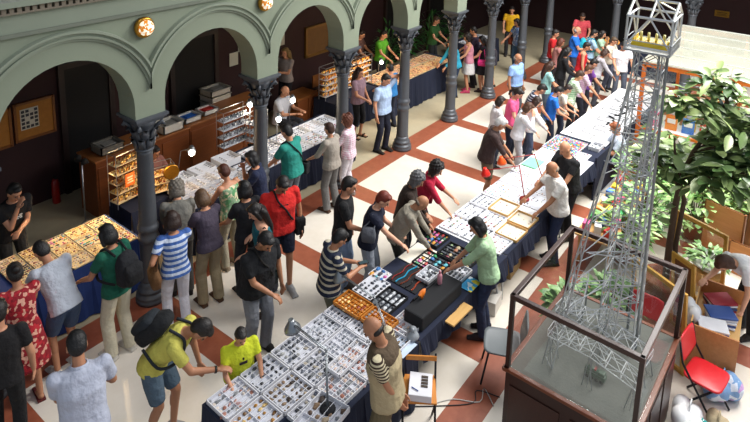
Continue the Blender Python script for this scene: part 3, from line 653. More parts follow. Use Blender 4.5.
# ---- around the main row of tables
J=person('man in yellow tee and denim shorts pointing at mineral trays',xy=(-1.146,-1.966),h=1.72,yaw=-60,top=('tee','c9c25a'),bot=('shorts','4f6272'),hair=('short','1b1512'),sk='tan',lean=28,up=22,hd=68,arms=('down','point'),feet=((.08,.12),(-.1,-.1)),shoe='8a8a88',acc=('watch',))
backpack(J,'black backpack worn by man in yellow tee','15171a','20262c')
person('small child in lime yellow printed tee standing at the mineral trays',xy=(-0.578,-2.51),h=1.26,yaw=248,top=('tee','cdd62a'),bot=('shorts','2b4a3a'),hair=('short','191210'),lean=4,hd=25,arms=('front','front'),fat=1.25,acc=('backmark',))
person('man in plain black tee and jeans with dark beard',xy=(1.704,-1.97),h=1.76,yaw=305,top=('tee','101114'),bot=('trousers','8093b0'),hair=('short','17110f'),lean=3,hd=18,arms=('down','clasp'),shoe='3a3532')
J=person('man in navy and cream striped polo looking at his phone',xy=(0.844,-2.491),h=1.6,yaw=330,top=('polo',stripes('1a2238','b8b09c',13,.62)),bot=('trousers','7a7a68'),hair=('short','0e0c0c'),sk='tan',lean=6,hd=38,arms=('phone','phone'),fat=1.08)
t=thing('phone','black mobile phone held in both hands by man in striped polo','phone',child_world(J,(J['hand'][0]+J['hand'][1])*.5+V(.02,0,.02)),J['yaw']); obj('phone_case',MB().box((0,0,0),(.13,.065,.01)),M_black,t,bevel=.004); obj('screen',MB().box((0,0,.006),(.11,.055,.002)),mat('screen_glass','30424a',.15),t)
J=person('woman with red hair in navy tee and pale grey trousers',xy=(1.855,-2.326),h=1.66,yaw=295,top=('tee','161b30'),bot=('trousers','a6adb8',.004),hair=('short','6b2412'),sk='light',lean=12,hd=35,arms=('front','reach'),fem=True,shoe='3a2a24')
handbag(J,'grey shoulder bag behind the red haired woman','5d6068',side=-1,size=(.2,.09,.2),drop=.1)
person('bald man in beige jacket bending over the pale boards',xy=(2.25,-2.536),h=1.6,yaw=300,top=('jacket','8f887a'),bot=('trousers','2a2824'),hair=('bald','6a5a4c'),sk='tan',lean=20,up=10,hd=50,arms=('table','table'))
person('grey haired man in dark brown jacket with pale shirt front',xy=(2.661,-2.33),h=1.6,yaw=300,top=('jacket','33261f'),bot=('trousers','1c1c22'),hair=('curly','5c5c5e'),sk='tan',lean=10,up=5,hd=35,arms=('clasp','table'),acc=('lapels',))
J=person('woman in crimson top reaching across a white specimen board',xy=(3.133,-2.33),h=1.62,yaw=300,top=('roll','b3173a'),bot=('trousers','14151c'),hair=('curly','17100f'),lean=18,hd=35,arms=('reach','table'),fem=True)
handbag(J,'crimson shoulder bag of woman in crimson top','8f1530',side=1,size=(.26,.1,.22))
person('woman in pale green blouse and dark jeans behind the main tables',xy=(2.266,-3.883),h=1.64,yaw=120,top=('roll','a9c9a0'),bot=('trousers','25324f'),hair=('bob','0c0b0e'),lean=12,hd=30,arms=('reach','table'),fem=True,fat=1.05,shoe='2a2024')
person('balding man in white polo and navy trousers leaning on main tables',xy=(4.31,-4.011),h=1.66,yaw=135,top=('polo','e2ddd8'),bot=('trousers','1f2c4c'),hair=('bald','8a7a68'),sk='tan',lean=8,hd=30,arms=('table','reach'),fat=1.2,acc=('belt',))
person('balding man in black tee and black trousers tending the main tables',xy=(5.056,-3.918),h=1.7,yaw=150,top=('tee','15161a'),bot=('trousers','14151a'),hair=('bald','6b6660'),sk='mid',lean=10,hd=25,arms=('table','reach'),fat=1.15)
J=person('bald man in beige waistcoat over striped tee, hands behind back',xy=(-0.023,-3.98),h=1.72,yaw=112,top=('tee',stripes('3b2a20','c9bd9c',30,.5)),bot=('trousers','6d6248',.01),hair=('bald','1c1410'),sk='tan',lean=8,hd=38,arms=('back','back'),fat=1.15,acc=('waistcoat',))
person('white haired man in dark brown shirt seated by the red lamps',xy=(5.11,-2.43),h=1.7,yaw=300,top=('roll','3d2c2a'),bot=('shorts','6a5c4a'),hair=('short','c9c7c6'),sk='tan',lean=10,up=6,hd=35,arms=('table','table'),fat=1.1)
person('girl in white top with dark brown hair beside main tables',xy=(6.51,-1.892),h=1.5,yaw=310,top=('tee','e2dde2'),bot=('trousers','3f4658'),hair=('bob','23150f'),lean=3,hd=25,arms=('front','front'),fem=True)
person('woman in bright pink tee with dark hair tied back',xy=(6.935,-2.015),h=1.62,yaw=280,top=('tee','ea5f90'),bot=('trousers','2a2f44'),hair=('tail','1b1210'),sk='light',lean=8,hd=35,arms=('down','front'),fem=True)
person('person in navy striped tee with dark hair behind the white blouses',xy=(7.582,-2.125),h=1.62,yaw=300,top=('tee',stripes('1c2236','a8adba',22,.6)),bot=('trousers','2a2f44'),hair=('short','130e0d'),lean=22,hd=45,arms=('table','table'),far=True)
person('girl in white blouse with brown fringe, first along coloured stones',xy=(6.462,-2.411),h=1.55,yaw=300,top=('long','e6e2e8'),bot=('trousers','d0cdd2'),hair=('bob','4a2d1c'),lean=12,hd=35,arms=('table','chin'),fem=True,sk='light')
person('girl in white blouse with dark brown bob, second along stones',xy=(7.055,-2.388),h=1.47,yaw=300,top=('long','e9e6e6'),bot=('trousers','55607a'),hair=('bob','2e1b12'),lean=8,hd=30,arms=('table','table'),fem=True,sk='light')
person('boy in royal blue tee looking down at the white counter',xy=(7.885,-2.496),h=1.5,yaw=300,top=('tee','1f6fd0'),bot=('trousers','2a3144'),hair=('short','15100e'),lean=8,hd=40,arms=('front','front'))
person('boy in cream top between the royal blue tee and green checks',xy=(8.423,-2.513),h=1.4,yaw=290,top=('tee','cfc8b4'),bot=('trousers','2a3144'),hair=('short','2a1b14'),lean=10,hd=35,arms=('front','front'),far=True)
person('woman in green checked shirt with brown hair at white counter',xy=(8.921,-2.549),h=1.6,yaw=300,top=('shirt',stripes('86b58a','e4ead9',20,.5,2,'green_checked_cloth',True)),bot=('trousers','252a30'),hair=('short','3b2416'),lean=12,hd=35,arms=('table','table'),fem=True,far=True)
person('woman in mauve checked shirt beside green checks',xy=(9.561,-2.545),h=1.58,yaw=300,top=('shirt',stripes('b58aa8','d8c4d4',20,.5,2,'mauve_checked_cloth',True)),bot=('trousers','2a2a36'),hair=('short','50301c'),lean=12,hd=35,arms=('table','table'),fem=True,far=True)
person('dark haired person in purple top by white counter',xy=(10.207,-2.475),h=1.55,yaw=300,top=('tee','6f3f8f'),bot=('trousers','2a2a36'),hair=('short','17100e'),lean=10,hd=35,arms=('table','table'),fem=True,far=True)
person('young man in white tee standing at far end of white counter',xy=(11.932,-2.799),h=1.68,yaw=210,top=('tee','eceaf0'),bot=('trousers','596070'),hair=('short','14100f'),lean=3,hd=30,arms=('front','front'),far=True)
person('woman in aqua top with long brown hair near the white counter',xy=(9.261,-1.83),h=1.55,yaw=310,top=('tee','9fd3cf'),bot=('trousers','5a6a7c'),hair=('long','3c2114'),lean=4,hd=25,arms=('front','front'),fem=True,far=True)
person('woman in long black top with black hair near the white counter',xy=(10.335,-1.79),h=1.66,yaw=300,top=('long','121116'),bot=('trousers','15141a'),hair=('long','0d0b0c'),lean=8,hd=25,arms=('front','front'),fem=True,far=True)
person('woman in red sleeveless top with dark hair in the far crowd',xy=(11.295,-1.963),h=1.62,yaw=290,top=('tank','d31a28'),bot=('trousers','23242e'),hair=('short','1c1310'),lean=6,hd=25,arms=('front','down'),fem=True,far=True)
person('grey haired man in bright blue tee holding a camera up',xy=(12.347,-1.389),h=1.72,yaw=285,top=('tee','1f6fd4'),bot=('trousers','3a4258'),hair=('thin','8f8a86'),lean=2,hd=15,arms=('phone','phone'),far=True,fat=1.1)
person('woman in dusty pink top with reddish brown hair in far crowd',xy=(11.328,-1.286),h=1.58,yaw=300,top=('tee','a8706c'),bot=('trousers','3a3440'),hair=('bob','5a2a1a'),lean=4,hd=25,arms=('front','front'),fem=True,far=True)
person('dark haired person in red tee at edge of far crowd',xy=(11.969,-0.917),h=1.62,yaw=290,top=('tee','c01c22'),bot=('trousers','2a2a33'),hair=('short','181110'),lean=2,hd=15,arms=('down','down'),far=True)
person('person in salmon red top farthest back in the crowd',xy=(14.545,-0.847),h=1.68,yaw=200,top=('tee','d9505a'),bot=('trousers','3a3a44'),hair=('short','30201a'),lean=8,hd=30,arms=('front','front'),far=True)
J=person('person in pale blue shirt with dark hair in far crowd',xy=(12.661,-1.738),h=1.64,yaw=300,top=('shirt','a3c4dc'),bot=('trousers','3a4050'),hair=('short','14100e'),lean=4,hd=20,arms=('front','front'),far=True)
backpack(J,'turquoise backpack among the far crowd','1fa6b4','178a98')
person('woman in light green top with hand at her face in far crowd',xy=(13.203,-1.84),h=1.52,yaw=280,top=('tee','a8c8ac'),bot=('trousers','3a4050'),hair=('long','1c1310'),lean=2,hd=15,arms=('chin','front'),fem=True,far=True)
person('person in grey blouse with brown hair beside far end of counter',xy=(11.273,-2.399),h=1.55,yaw=300,top=('long','b7b3ba'),bot=('trousers','3a3a44'),hair=('bob','3a2318'),lean=12,hd=35,arms=('table','table'),fem=True,far=True)
person('person in cream top between the crowd and the young man in white',xy=(12.645,-2.282),h=1.55,yaw=260,top=('tee','d5cbb8'),bot=('trousers','44485a'),hair=('short','54402e'),lean=6,hd=25,arms=('front','front'),far=True)
person('older man in light blue shirt and grey trousers near sixth column',xy=(8.863,-1.234),h=1.7,yaw=262,top=('tucked','8fb0e4'),bot=('trousers','54565c'),hair=('thin','8c8682'),sk='tan',lean=0,hd=8,arms=('down','down'),fat=1.22,acc=('belt',),shoe='1c1714')
person('vendor in white shirt seated behind the white counter',xy=(7.429,-4.007),h=1.66,yaw=120,top=('shirt','c8d2e2'),bot=('trousers','33405e'),hair=('short','8a4a28'),sk='mid',sit=True,lean=10,hd=25,arms=('lap','lap'))
person('person with brown hair in white top bending over a crate',xy=(4.454,-6.594),h=1.62,yaw=140,top=('tee','e8e6e8'),bot=('trousers','1e2028'),hair=('bob','4a2c1a'),sk='light',lean=52,up=18,hd=75,arms=('down','reach'),fem=True)
# ------------------------------------------------------------------ tables
M_navy=mat('navy_table_cloth','141c33',.9,var=.15,bump=.3,bscale=10); M_blue=mat('royal_blue_table_cloth','16306a',.9,var=.15,bump=.3,bscale=10)
M_trayw=mat('white_tray_card','dddde2',.6,var=.04); M_trayi=mat('pale_tray_lining','c2c4cc',.8,var=.08,scale=20); M_steel=mat('brushed_steel_tube','a8abb0',.3,.8)
M_pine=wood('pale_pine','c4904a','e0b878'); M_trayo=wood('orange_wood_tray','b5691f','d98f38'); M_dk=mat('black_display_foam','16171b',.9)
ANG=-R(2.6); TO=V(-1.1,-2.58,0)
def TT(u_,v_,z=0): return V(TO.x+u_*math.cos(ANG)+v_*math.sin(ANG),TO.y+u_*math.sin(ANG)-v_*math.cos(ANG),z)
def table(name_label,c,lx,ly,rz,h=.75,cloth_m=None,cl_label=None,sides=(1,1,1,1),top=None,leg='n',shape=None):
    t=thing('market_table',name_label,'table',(c[0],c[1],0),rz)
    obj('tabletop',MB().box((0,0,h-.022),(lx,ly,.028)),top or mat('grey_laminate','a9a9a6',.5),t)
    for sx in(-1,1):
        for sy in(-1,1): obj('leg',MB().tube([(sx*(lx/2-.12),sy*(ly/2-.1),h-.04),(sx*(lx/2-.06),sy*(ly/2-.06),0.0)],.016,8),M_steel,t,True)
    if cloth_m:
        mb=MB(); per=[]; 
        # skirt with soft folds, only on the chosen sides (front, far end, back, near end)
        def skirt(a,b,n,drop):
            a=V(*a);b=V(*b); L=(b-a).length; k=max(6,int(L/.06)); d=(b-a).normalized(); out=V(d.y,-d.x,0)
            top_=[];bot_=[]
            for i in range(k+1):
                p=a+(b-a)*(i/k); q=.012+.02*(math.sin(i*1.7)+math.sin(i*.63+1)); top_.append(p+out*.004+V(0,0,h)); bot_.append(p+out*(.03+q)+V(0,0,h-drop))
            mb.add(top_+bot_,[(i,i+1,k+2+i,k+1+i) for i in range(k)])
        mb.box((0,0,h+.0),(lx+.008,ly+.008,.008))
        e=[((-lx/2,-ly/2,0),(lx/2,-ly/2,0)),((lx/2,-ly/2,0),(lx/2,ly/2,0)),((lx/2,ly/2,0),(-lx/2,ly/2,0)),((-lx/2,ly/2,0),(-lx/2,-ly/2,0))]
        for i,(a,b) in enumerate(e):
            if sides[i]: skirt(a,b,0,(h-.02)*sides[i])
        o=obj('tablecloth',mb,cloth_m,None,False,(c[0],c[1],0),rz); tag(o,cl_label,'tablecloth')
    return t
segs=[(0,2.03,1.1,'near end'),(2.05,4.08,1.1,''),(4.1,6.2,1.08,''),(6.22,8.3,.98,''),(8.32,11.9,.9,'')]
tl=['long market table of white mineral trays with desk lamps','market table of bead trays and necklaces beside black case','market table of white boards under the woman in pale green','market table of pale boards with two red desk lamps','long white counter table where the far crowd gathers']
cl=['navy cloth under the white mineral trays','navy cloth under the bead trays and necklaces','dark navy cloth under white boards by woman in pale green','dark navy cloth under boards beside the red lamps','dark cloth below the long white counter']
for i,(u0,u1,wd,_) in enumerate(segs):
    c=TT((u0+u1)/2,wd/2); table(tl[i],c,u1-u0-.01,wd,ANG,.75,M_navy,cl[i],(.35 if i else 1,1 if i==4 else 0,1,1 if i==0 else 0))
# white covers of the far counters
def sheet(label,u0,u1,v0,v1,z=.765,m=None,name='white_display_board',cat='display board',th=.012):
    c=TT((u0+u1)/2,(v0+v1)/2,z); o=obj(name,MB().box((0,0,0),(u1-u0,v1-v0,th)),m or M_trayw,None,False,c,ANG,bevel=.003); tag(o,label,cat); return o
# ---- specimens
ROCKS=[]
def rock(seed,el=1.0):
    rnd=random.Random(seed); mb=MB(); rings=[]
    for i,(z,rr) in enumerate([(0,.7),(.25,1),(.6,.85),(.9,.4)]):
        rings.append([V(math.cos(a)*rr*(.75+.4*rnd.random())*el,math.sin(a)*rr*(.75+.4*rnd.random()),z*(.8+.3*rnd.random())) for a in [2*PI*j/6+rnd.random()*.3 for j in range(6)]])
    return mb.loft(rings)
def rand_mat(name,cols,rough=.45):
    t=NT(name); oi=t.node('ShaderNodeObjectInfo'); cr=t.node('ShaderNodeValToRGB'); cr.color_ramp.interpolation='CONSTANT'
    e=cr.color_ramp.elements
    for i,c in enumerate(cols):
        if i<2: el=e[i]; el.position=i/len(cols)
        else: el=e.new(i/len(cols))
        el.color=srgb(c)
    t.link(oi.outputs['Random'],cr.inputs[0]); t.link(t.mix(t.noise(60,3),cr.outputs[0],(.9,.9,.9,1)),t.b.inputs['Base Color']) if False else t.link(cr.outputs[0],t.b.inputs['Base Color'])
    t.b.inputs['Roughness'].default_value=rough; return t.m
PAL=dict(grey=['4a4d55','7b7d80','2c2e33','9a9a98','5a5f6c','a39a8a','33363c'],brown=['5a4434','8a6f55','3b2f28','a8967c','6e5a44','7c7f84'],amber=['a8762c','c98d3a','6e4a1c','8a6030','d0b070'],mixed=['5c6f8f','4a4d55','8f5a3c','2c2e33','7a8f6a','b0a080','8f3f4f'],
 pink=['b08a86','c9b0a0','7b7d80','a06a5a','d0c4b8'],colour=['b03a3a','2f6fb0','d0902a','2f8f5a','c05a9a','3a3a44','d8d4c8','5ab0c0'],dark=['23252b','3b3f4a','4d5563','6a6f7a','15161a'],silver=['9aa0a8','b8bcc2','6a7078','d0d4d8','3a3d44'],gold=['d8a84a','b8782a','f0d080','7a5020','e8c890','8a3020'])
SM={k:rand_mat('mineral_'+k,v) for k,v in PAL.items()}
RM_={}
def rockmesh(i,pal):
    if (i,pal) not in RM_: RM_[(i,pal)]=rock(i,1+.5*(i%3)).mesh('mineral_specimen',SM[pal])
    return RM_[(i,pal)]
SV=[];SF=[];SCOL=[]
def stuff_rock(p,s,pal,rnd,ang=0,el=None):
    el=el or .7+rnd.random()*1.1; n=5; o=len(SV); a0=rnd.random()*6; c=srgb(rnd.choice(PAL[pal]))
    ca,sa=math.cos(ang),math.sin(ang)
    for z,rr in ((0,1),(.55,.85),(.95,.35)):
        for j in range(n):
            a=a0+2*PI*j/n; x=math.cos(a)*rr*s*el*(.8+.4*rnd.random()); y=math.sin(a)*rr*s*(.8+.4*rnd.random())
            SV.append((p.x+x*ca-y*sa,p.y+x*sa+y*ca,p.z+z*s*.8))
    for k in range(2):
        for j in range(n): SF.append((o+k*n+j,o+k*n+(j+1)%n,o+(k+1)*n+(j+1)%n,o+(k+1)*n+j)); SCOL.append(c)
    SF.append(tuple(o+2*n+j for j in range(n))); SCOL.append(c)
NIND=[0]
def tray(label,c,lx,ly,rz,nx,ny,pal,m=None,lin=None,h=.045,indiv=False,fill=.85,size=.016,parts=True,rows=True,name='specimen_tray',short=''):
    t=thing(name,label,'tray',tuple(c),rz); m=m or M_trayw; lin=lin or M_trayi; w_=.008
    mb=MB().box((0,0,.003),(lx,ly,.006)); 
    for s in(-1,1): mb.box((s*(lx/2-w_/2),0,h/2),(w_,ly,h)); mb.box((0,s*(ly/2-w_/2),h/2),(lx,w_,h))
    obj('tray_body',mb,m,t); obj('lining',MB().box((0,0,.008),(lx-.02,ly-.02,.004)),lin,t)
    if rows:
        mb=MB()
        for j in range(1,ny): mb.box((0,-ly/2+j*ly/ny,h*.35),(lx-.02,.004,h*.6))
        for j in range(1,nx): 
            if nx<=5 or j%3==0: mb.box((-lx/2+j*lx/nx,0,h*.35),(.004,ly-.02,h*.6))
        if len(mb.v): obj('dividers',mb,m,t)
    rnd=random.Random(hash((round(c[0]*100),round(c[1]*100)))); ca,sa=math.cos(rz),math.sin(rz)
    g='specimens in '+(short or label)
    for i in range(nx):
        for j in range(ny):
            if rnd.random()>fill: continue
            x=-lx/2+(i+.5)*lx/nx+rnd.uniform(-.004,.004); y=-ly/2+(j+.5)*ly/ny+rnd.uniform(-.004,.004); s=size*rnd.uniform(.7,1.25)
            p=V(c[0]+x*ca-y*sa,c[1]+x*sa+y*ca,c[2]+.010)
            if indiv and NIND[0]<300:
                NIND[0]+=1; o=link('mineral_specimen',rockmesh(rnd.randrange(6),pal)); o.location=p; o.scale=(s,s,s*.9); o.rotation_euler=(0,0,rnd.random()*6)
                tag(o,f'small {pal_word[pal]} mineral specimen in '+short,'mineral',f'mineral specimens in {short}')
            else: stuff_rock(p,s,pal,rnd,rz)
    return t
pal_word=dict(grey='grey',brown='brown',amber='amber',mixed='dark mixed',pink='pinkish',colour='coloured',dark='dark',silver='silvery',gold='golden')
# table 1: three lanes of white trays
ordn=['first','second','third','fourth','fifth','sixth']
lay=[(0,.02,['pink','dark','grey','silver','dark']),(1,.37,['amber','brown','grey','silver','grey']),(2,.72,['dark','grey','pink','pink','brown'])]
lanes=['arcade edge','middle','seller edge']
for li,v0,pl in lay:
    for k,pal in enumerate(pl):
        if li==2 and k in (0,): continue
        u0=.03+k*.4; nm=f'{ordn[k]} tray from near end, {lanes[li]} lane'
        nx,ny=[(7,6),(6,5),(7,5),(9,6),(5,6)][(k+li)%5]
        tray(f'white card tray of {pal_word[pal]} minerals, {ordn[k]} from near end in the {lanes[li]} lane',TT(u0+.195,v0+.165,.756),.385,.325,ANG,nx,ny,pal,indiv=(k<3),short=nm,size=.019,fill=.8)
tray('deep white tray of brown stone slabs overhanging the seller edge',TT(.55,1.02,.80),.55,.34,ANG+.12,6,4,'brown',h=.06,size=.03,fill=.95,short='the deep tray')
tray('long shallow tray of pinkish shells beside the bald man in waistcoat',TT(1.3,.72,.80),.5,.18,ANG+.05,12,4,'pink',size=.016,short='x')
# table 2
tray('orange wooden tray of amber chips nearest the arcade',TT(1.93,.22,.80),.28,.4,ANG,5,8,'gold',m=M_trayo,lin=mat('ochre_lining','c08a3c',.8),size=.02,short='o1')
tray('orange wooden tray of small pale fossils, middle of table',TT(1.93,.62,.80),.26,.36,ANG,5,7,'pink',m=M_trayo,lin=mat('ochre_lining','c08a3c'),size=.018,short='o2')
tray('white board tray of round dark stones behind the orange tray',TT(2.36,.14,.757),.4,.3,ANG,7,4,'dark',size=.022,rows=False,h=.02,short='w')
tray('black tray of silvery stones beside round dark stones',TT(2.28,.46,.757),.42,.3,ANG,6,4,'silver',m=M_dk,lin=mat('grey_lining','4c5058',.8),size=.026,short='b')
tray('white tray with plastic bags of shells near the black case',TT(2.15,.86,.757),.4,.3,ANG,6,4,'pink',size=.025,short='p')
tray('white tray of green and teal stones at the arcade edge',TT(2.62,.06,.757),.2,.24,ANG,3,3,'colour',size=.026,rows=False,h=.015,short='g')
sheet('black display pad holding strings of beads',2.62,3.1,.18,.62,.76,M_dk,'bead_pad','display pad')
for k,(cn,cc,du) in enumerate([('dark red','8c1f1a',0),('turquoise blue','2aa7cf',1),('rust brown','7a3318',2),('black','1c1c22',3),('orange red','b5461f',4)]):
    t=thing('bead_necklace',f'{cn} string of beads lying on the black display pad','necklace',TT(2.86,.24+du*.075,.775),ANG); mb=MB()
    for j in range(22): mb.ell(((j-11)*.02,.012*math.sin(j*.5+k),0),(.0105,.0105,.0105),None,7,5)
    obj('beads',mb,mat('bead_'+cn.replace(' ','_'),cc,.25),t,True)
tray('white tray of clear and white quartz near the pink bottle',TT(3.0,.55,.775),.3,.2,ANG,6,4,'silver',size=.025,rows=False,short='q')
tray('black compartment tray of colourful stone cards, first by quartz',TT(3.25,.44,.757),.36,.42,ANG,5,4,'colour',m=M_dk,lin=mat('grey_lining','4c5058'),size=.03,short='c1')
tray('black compartment tray of dark coloured stones, near woman in pale green',TT(3.62,.62,.757),.34,.5,ANG,5,5,'mixed',m=M_dk,lin=mat('grey_lining','4c5058'),size=.03,short='c2')
tray('black compartment tray of bright beads at arcade edge past cream paper',TT(3.72,.16,.757),.34,.28,ANG,6,4,'colour',m=M_dk,lin=mat('grey_lining','4c5058'),size=.024,short='c3')
tray('white tray of dark polished pebbles behind the black case',TT(2.62,.345,.757) if False else TT(3.3,.82,.757),.3,.22,ANG,6,4,'dark',size=.022,short='c4')
sheet('blank cream paper sheet by the red haired woman',3.05,3.5,.02,.36,.765,mat('cream_paper','e2dccb',.8))
# black case with comb and pink bottle
t=thing('display_case','black cloth covered case beside the bead trays','case',TT(2.58,.92,.757),ANG); obj('case_body',MB().box((0,0,.09),(.85,.26,.18)),M_dk,t,bevel=.02); obj('lid_flap',MB().box((.05,.14,.16),(.6,.02,.1),rx=.5),M_dk,t)
t=thing('orange_comb_shell','orange fan shaped shell standing on the black case','shell',TT(2.42,.86,.939),ANG); mb=MB()
for k in range(9): a=(k-4)*.16; mb.tube([(0,0,0),(.05*math.sin(a)*1.2,0,.06),(.1*math.sin(a)*1.15,.01,.115*math.cos(a))],[.008,.013,.008],6)
obj('shell_ribs',mb,mat('orange_shell','d9731c',.5),t,True)
t=thing('pink_bottle','pink bottle standing on the black case','bottle',TT(2.78,.86,.939),ANG); obj('bottle_body',MB().lathe([(.025,0),(.03,.01),(.03,.11),(.02,.135),(.012,.14)],n=14),mat('pink_plastic','c98a96',.3),t,True); obj('cap',MB().lathe([(.015,.138),(.015,.165),(.012,.17)],n=12),mat('rose_plastic','b06878',.4),t,True)
o=sheet('blue and yellow leaflet lying at the seller edge',3.1,3.36,.95,1.12,.765,floral('3f9fd0','d8e4ea','d8c83a',14,'leaflet_print'),'leaflet','leaflet',.004)
t=thing('wooden_side_board','pine board shelf beside black case','board',TT(2.75,1.17,.70),ANG); obj('board',MB().box((0,0,0),(.42,.13,.02)),M_pine,t)
t=thing('plastic_bag','clear plastic bag slumped at the seller edge of table','bag',TT(2.02,1.02,.757),ANG); obj('bag_film',MB().lathe([(.02,0),(.07,.01),(.08,.04),(.055,.08),(.02,.1),(.045,.13)],n=11),mat('cloudy_plastic','8f949a',.2),t,True)
sheet('pale blue leaflet hanging over the seller edge',1.72,1.98,.9,1.12,.765,mat('pale_blue_paper','b9c8da',.7),'leaflet','leaflet',.004)
# table 3 and 4
for k,(u0,v0,lx,ly,pal,nx,ny,lb) in enumerate([(4.02,.02,.42,.34,'mixed',9,4,'white tray of small dark minerals by the bald man'),(4.46,.0,.42,.34,'grey',9,4,'white tray of grey minerals reached by woman in crimson'),(4.9,.0,.36,.3,'dark',8,4,'white tray of dark chips beyond woman in crimson'),
  (4.02,.38,.42,.32,'dark',9,4,'white tray of dark chips, middle row by pale green woman'),(4.46,.37,.42,.3,'mixed',10,4,'white tray of speckled chips, middle row'),(4.0,.72,.4,.3,'pink',8,4,'white tray of pinkish chips at the seller edge')]):
    tray(lb,TT(u0+lx/2,v0+ly/2,.757),lx,ly,ANG,nx,ny,pal,size=.014,fill=.8,h=.025,rows=False,short='t')
for k,(u0,v0,lx,ly) in enumerate([(4.42,.72,.36,.34),(4.82,.7,.36,.34),(4.92,.32,.4,.34)]):
    tray(['pale tray with pine rim, first beside white polo man','pale tray with pine rim, second beside white polo man','pale tray with pine rim in middle row'][k],TT(u0+lx/2,v0+ly/2,.757),lx,ly,ANG,6,3,'pink',m=M_pine,lin=mat('pale_sand','d8d0c0',.9),size=.014,fill=.6,h=.04,rows=False,short='s')
bl=['by the crimson bag','below the first red lamp','at lamp base','past the lamp base','beside green folder','by the white haired man','under the balding man in black','near coloured stones','at seller side of coloured stones']
for k,(u0,v0,lx,ly) in enumerate([(5.34,.0,.46,.42),(5.84,.0,.44,.42),(5.4,.46,.46,.5),(5.9,.46,.42,.46),(6.4,.42,.44,.4),(6.3,-.02,.24,.4),(6.9,.36,.46,.44),(7.3,.0,.2,.36),(7.45,.5,.4,.34)]):
    tray('white specimen board with tiny red and dark stones '+bl[k],TT(u0+lx/2,v0+ly/2,.757),lx,ly,ANG,9,7,['colour','pink','mixed'][k%3],size=.011,fill=.45,h=.014,rows=False,short='b')
sheet('mint green folder lying open on the boards',6.62,7.0,.02,.3,.775,mat('mint_green_card','7fd0a4',.6),'folder','folder')
sheet('white cloth runner below the pale specimen boards',3.98,7.6,-.01,.97,.7575,mat('bright_white_vinyl','e8e8ec',.5,var=.02),'table_runner','table runner',.004)
# heap of coloured stones: countable only in part
rnd=random.Random(5)
tray('wide tray heaped with coloured polished stones before white blouses',TT(7.9,.3,.757),.7,.62,ANG,26,24,'colour',size=.018,fill=1,h=.03,rows=False,short='h')
tray('grey crate of tumbled stones at far side of coloured heap',TT(8.22,.78,.757),.3,.2,ANG,9,6,'silver',size=.018,fill=1,h=.07,rows=False,short='h2')
sheet('long white counter cover, first length beyond the coloured stones',8.4,10.1,-.02,.9,.765,mat('bright_white_vinyl','e8e8ec',.5,var=.02),'white_counter_cover','cover')
sheet('long white counter cover at the far end of the row',10.12,11.95,-.02,.9,.765,mat('bright_white_vinyl','e8e8ec'),'white_counter_cover','cover')
for k in range(12):
    u0=8.65+k*.27; mt=[M_dk,mat('slate_grey_tray','6c7078',.6)][k%2]
    t=thing('flat_display_frame',['black','slate grey'][k%2]+' rimmed flat display frame, '+['nearest the coloured stones','second along the counter','third along the counter','fourth along the counter','fifth along the counter','middle of the counter','just past the counter middle','eighth along the counter','ninth along the counter','tenth along the counter','next to last along counter','farthest along the counter'][k],'frame',TT(u0,.35+.12*(k%3),.772),ANG+.03*(k%3-1))
    mb=MB(); 
    for s in(-1,1): mb.box((s*.11,0,.004),(.01,.4,.008)); mb.box((0,s*.2,.004),(.23,.01,.008))
    mb.box((0,.0,.004),(.008,.4,.008)); obj('rim',mb,mt,t)
for k in range(9):
    t=thing('black_mineral_stick',f'short black mineral bar lying on white counter, '+['first','second','third','fourth','fifth','sixth','seventh','eighth','ninth'][k]+' of the scatter','mineral',TT(9.5+.2*k,.55+.07*math.sin(k*2.1),.772),ANG+k*.7); obj('bar',MB().box((0,0,.012),(.13,.035,.022)).box((.03,0,.025),(.05,.03,.012)),M_dk,t)
# navy panel hung behind the seller side
t=thing('navy_side_panel','navy cloth panel hung along the seller edge near white counter','panel',TT(8.3,.99,0),ANG); mb=MB()
for i in range(20): pass
mb.loft([[V(x,(.012*math.sin(x*40)),z),V(x,(.012*math.sin(x*40))+.015,z)] for x,z in [(0,0)]],cap=False) if False else mb.box((0,0,.42),(1.3,.03,.84)); obj('cloth_panel',mb,M_navy,t)
# ---- lamps
def desk_lamp(label,base,head,elbow,m,hr=.07,group=None):
    t=thing('desk_lamp',label,'lamp',tuple(base)); B=Vector(base); E_=Vector(elbow)-B; Hd=Vector(head)-B
    obj('lamp_base',MB().lathe([(.075,0),(.08,.01),(.07,.03),(.015,.04)],n=18),m[1],t,True)
    a=MB()
    for s in(-.008,.008): a.tube([(s,0,.03),E_+V(s,0,0)],.006,6); a.tube([E_+V(s,0,0),Hd+V(s,0,.03)],.006,6)
    a.ell(E_,(.016,.016,.016)); obj('arm',a,m[2],t,True)
    d=V(.1,-.15,-1).normalized(); Q=d.to_track_quat('-Z','Y').to_matrix()
    obj('lamp_shade',MB().lathe([(.018,.07),(.028,.075),(.034,.05),(.05,.03),(hr,-.02),(hr*1.08,-.05),(hr*1.0,-.05),(.045,.015),(.02,.03)],Hd,22,Q),m[0],t,True)
    obj('bulb',MB().ell(Hd+d*.02,(.026,.026,.03)),mat('bulb_glass','fff4dc',.2,emit=1.0),t,True); return t
M_sil=mat('satin_grey_lamp_metal','8f9498',.3,.7); M_redl=mat('red_lamp_enamel','d8261a',.3); M_orl=mat('orange_lamp_enamel','ea5a1c',.3)
desk_lamp('silver desk lamp leaning over the trays beside the yellow-shirted child',TT(.72,.98,.80),TT(.98,.2,1.12),TT(.93,.75,1.18),(M_sil,M_dk,M_sil),.085)
desk_lamp('silver desk lamp beside the striped polo man, over orange tray',TT(1.75,.98,.757),TT(1.9,.02,1.12),TT(1.85,.6,1.15),(M_sil,M_dk,M_sil),.08)
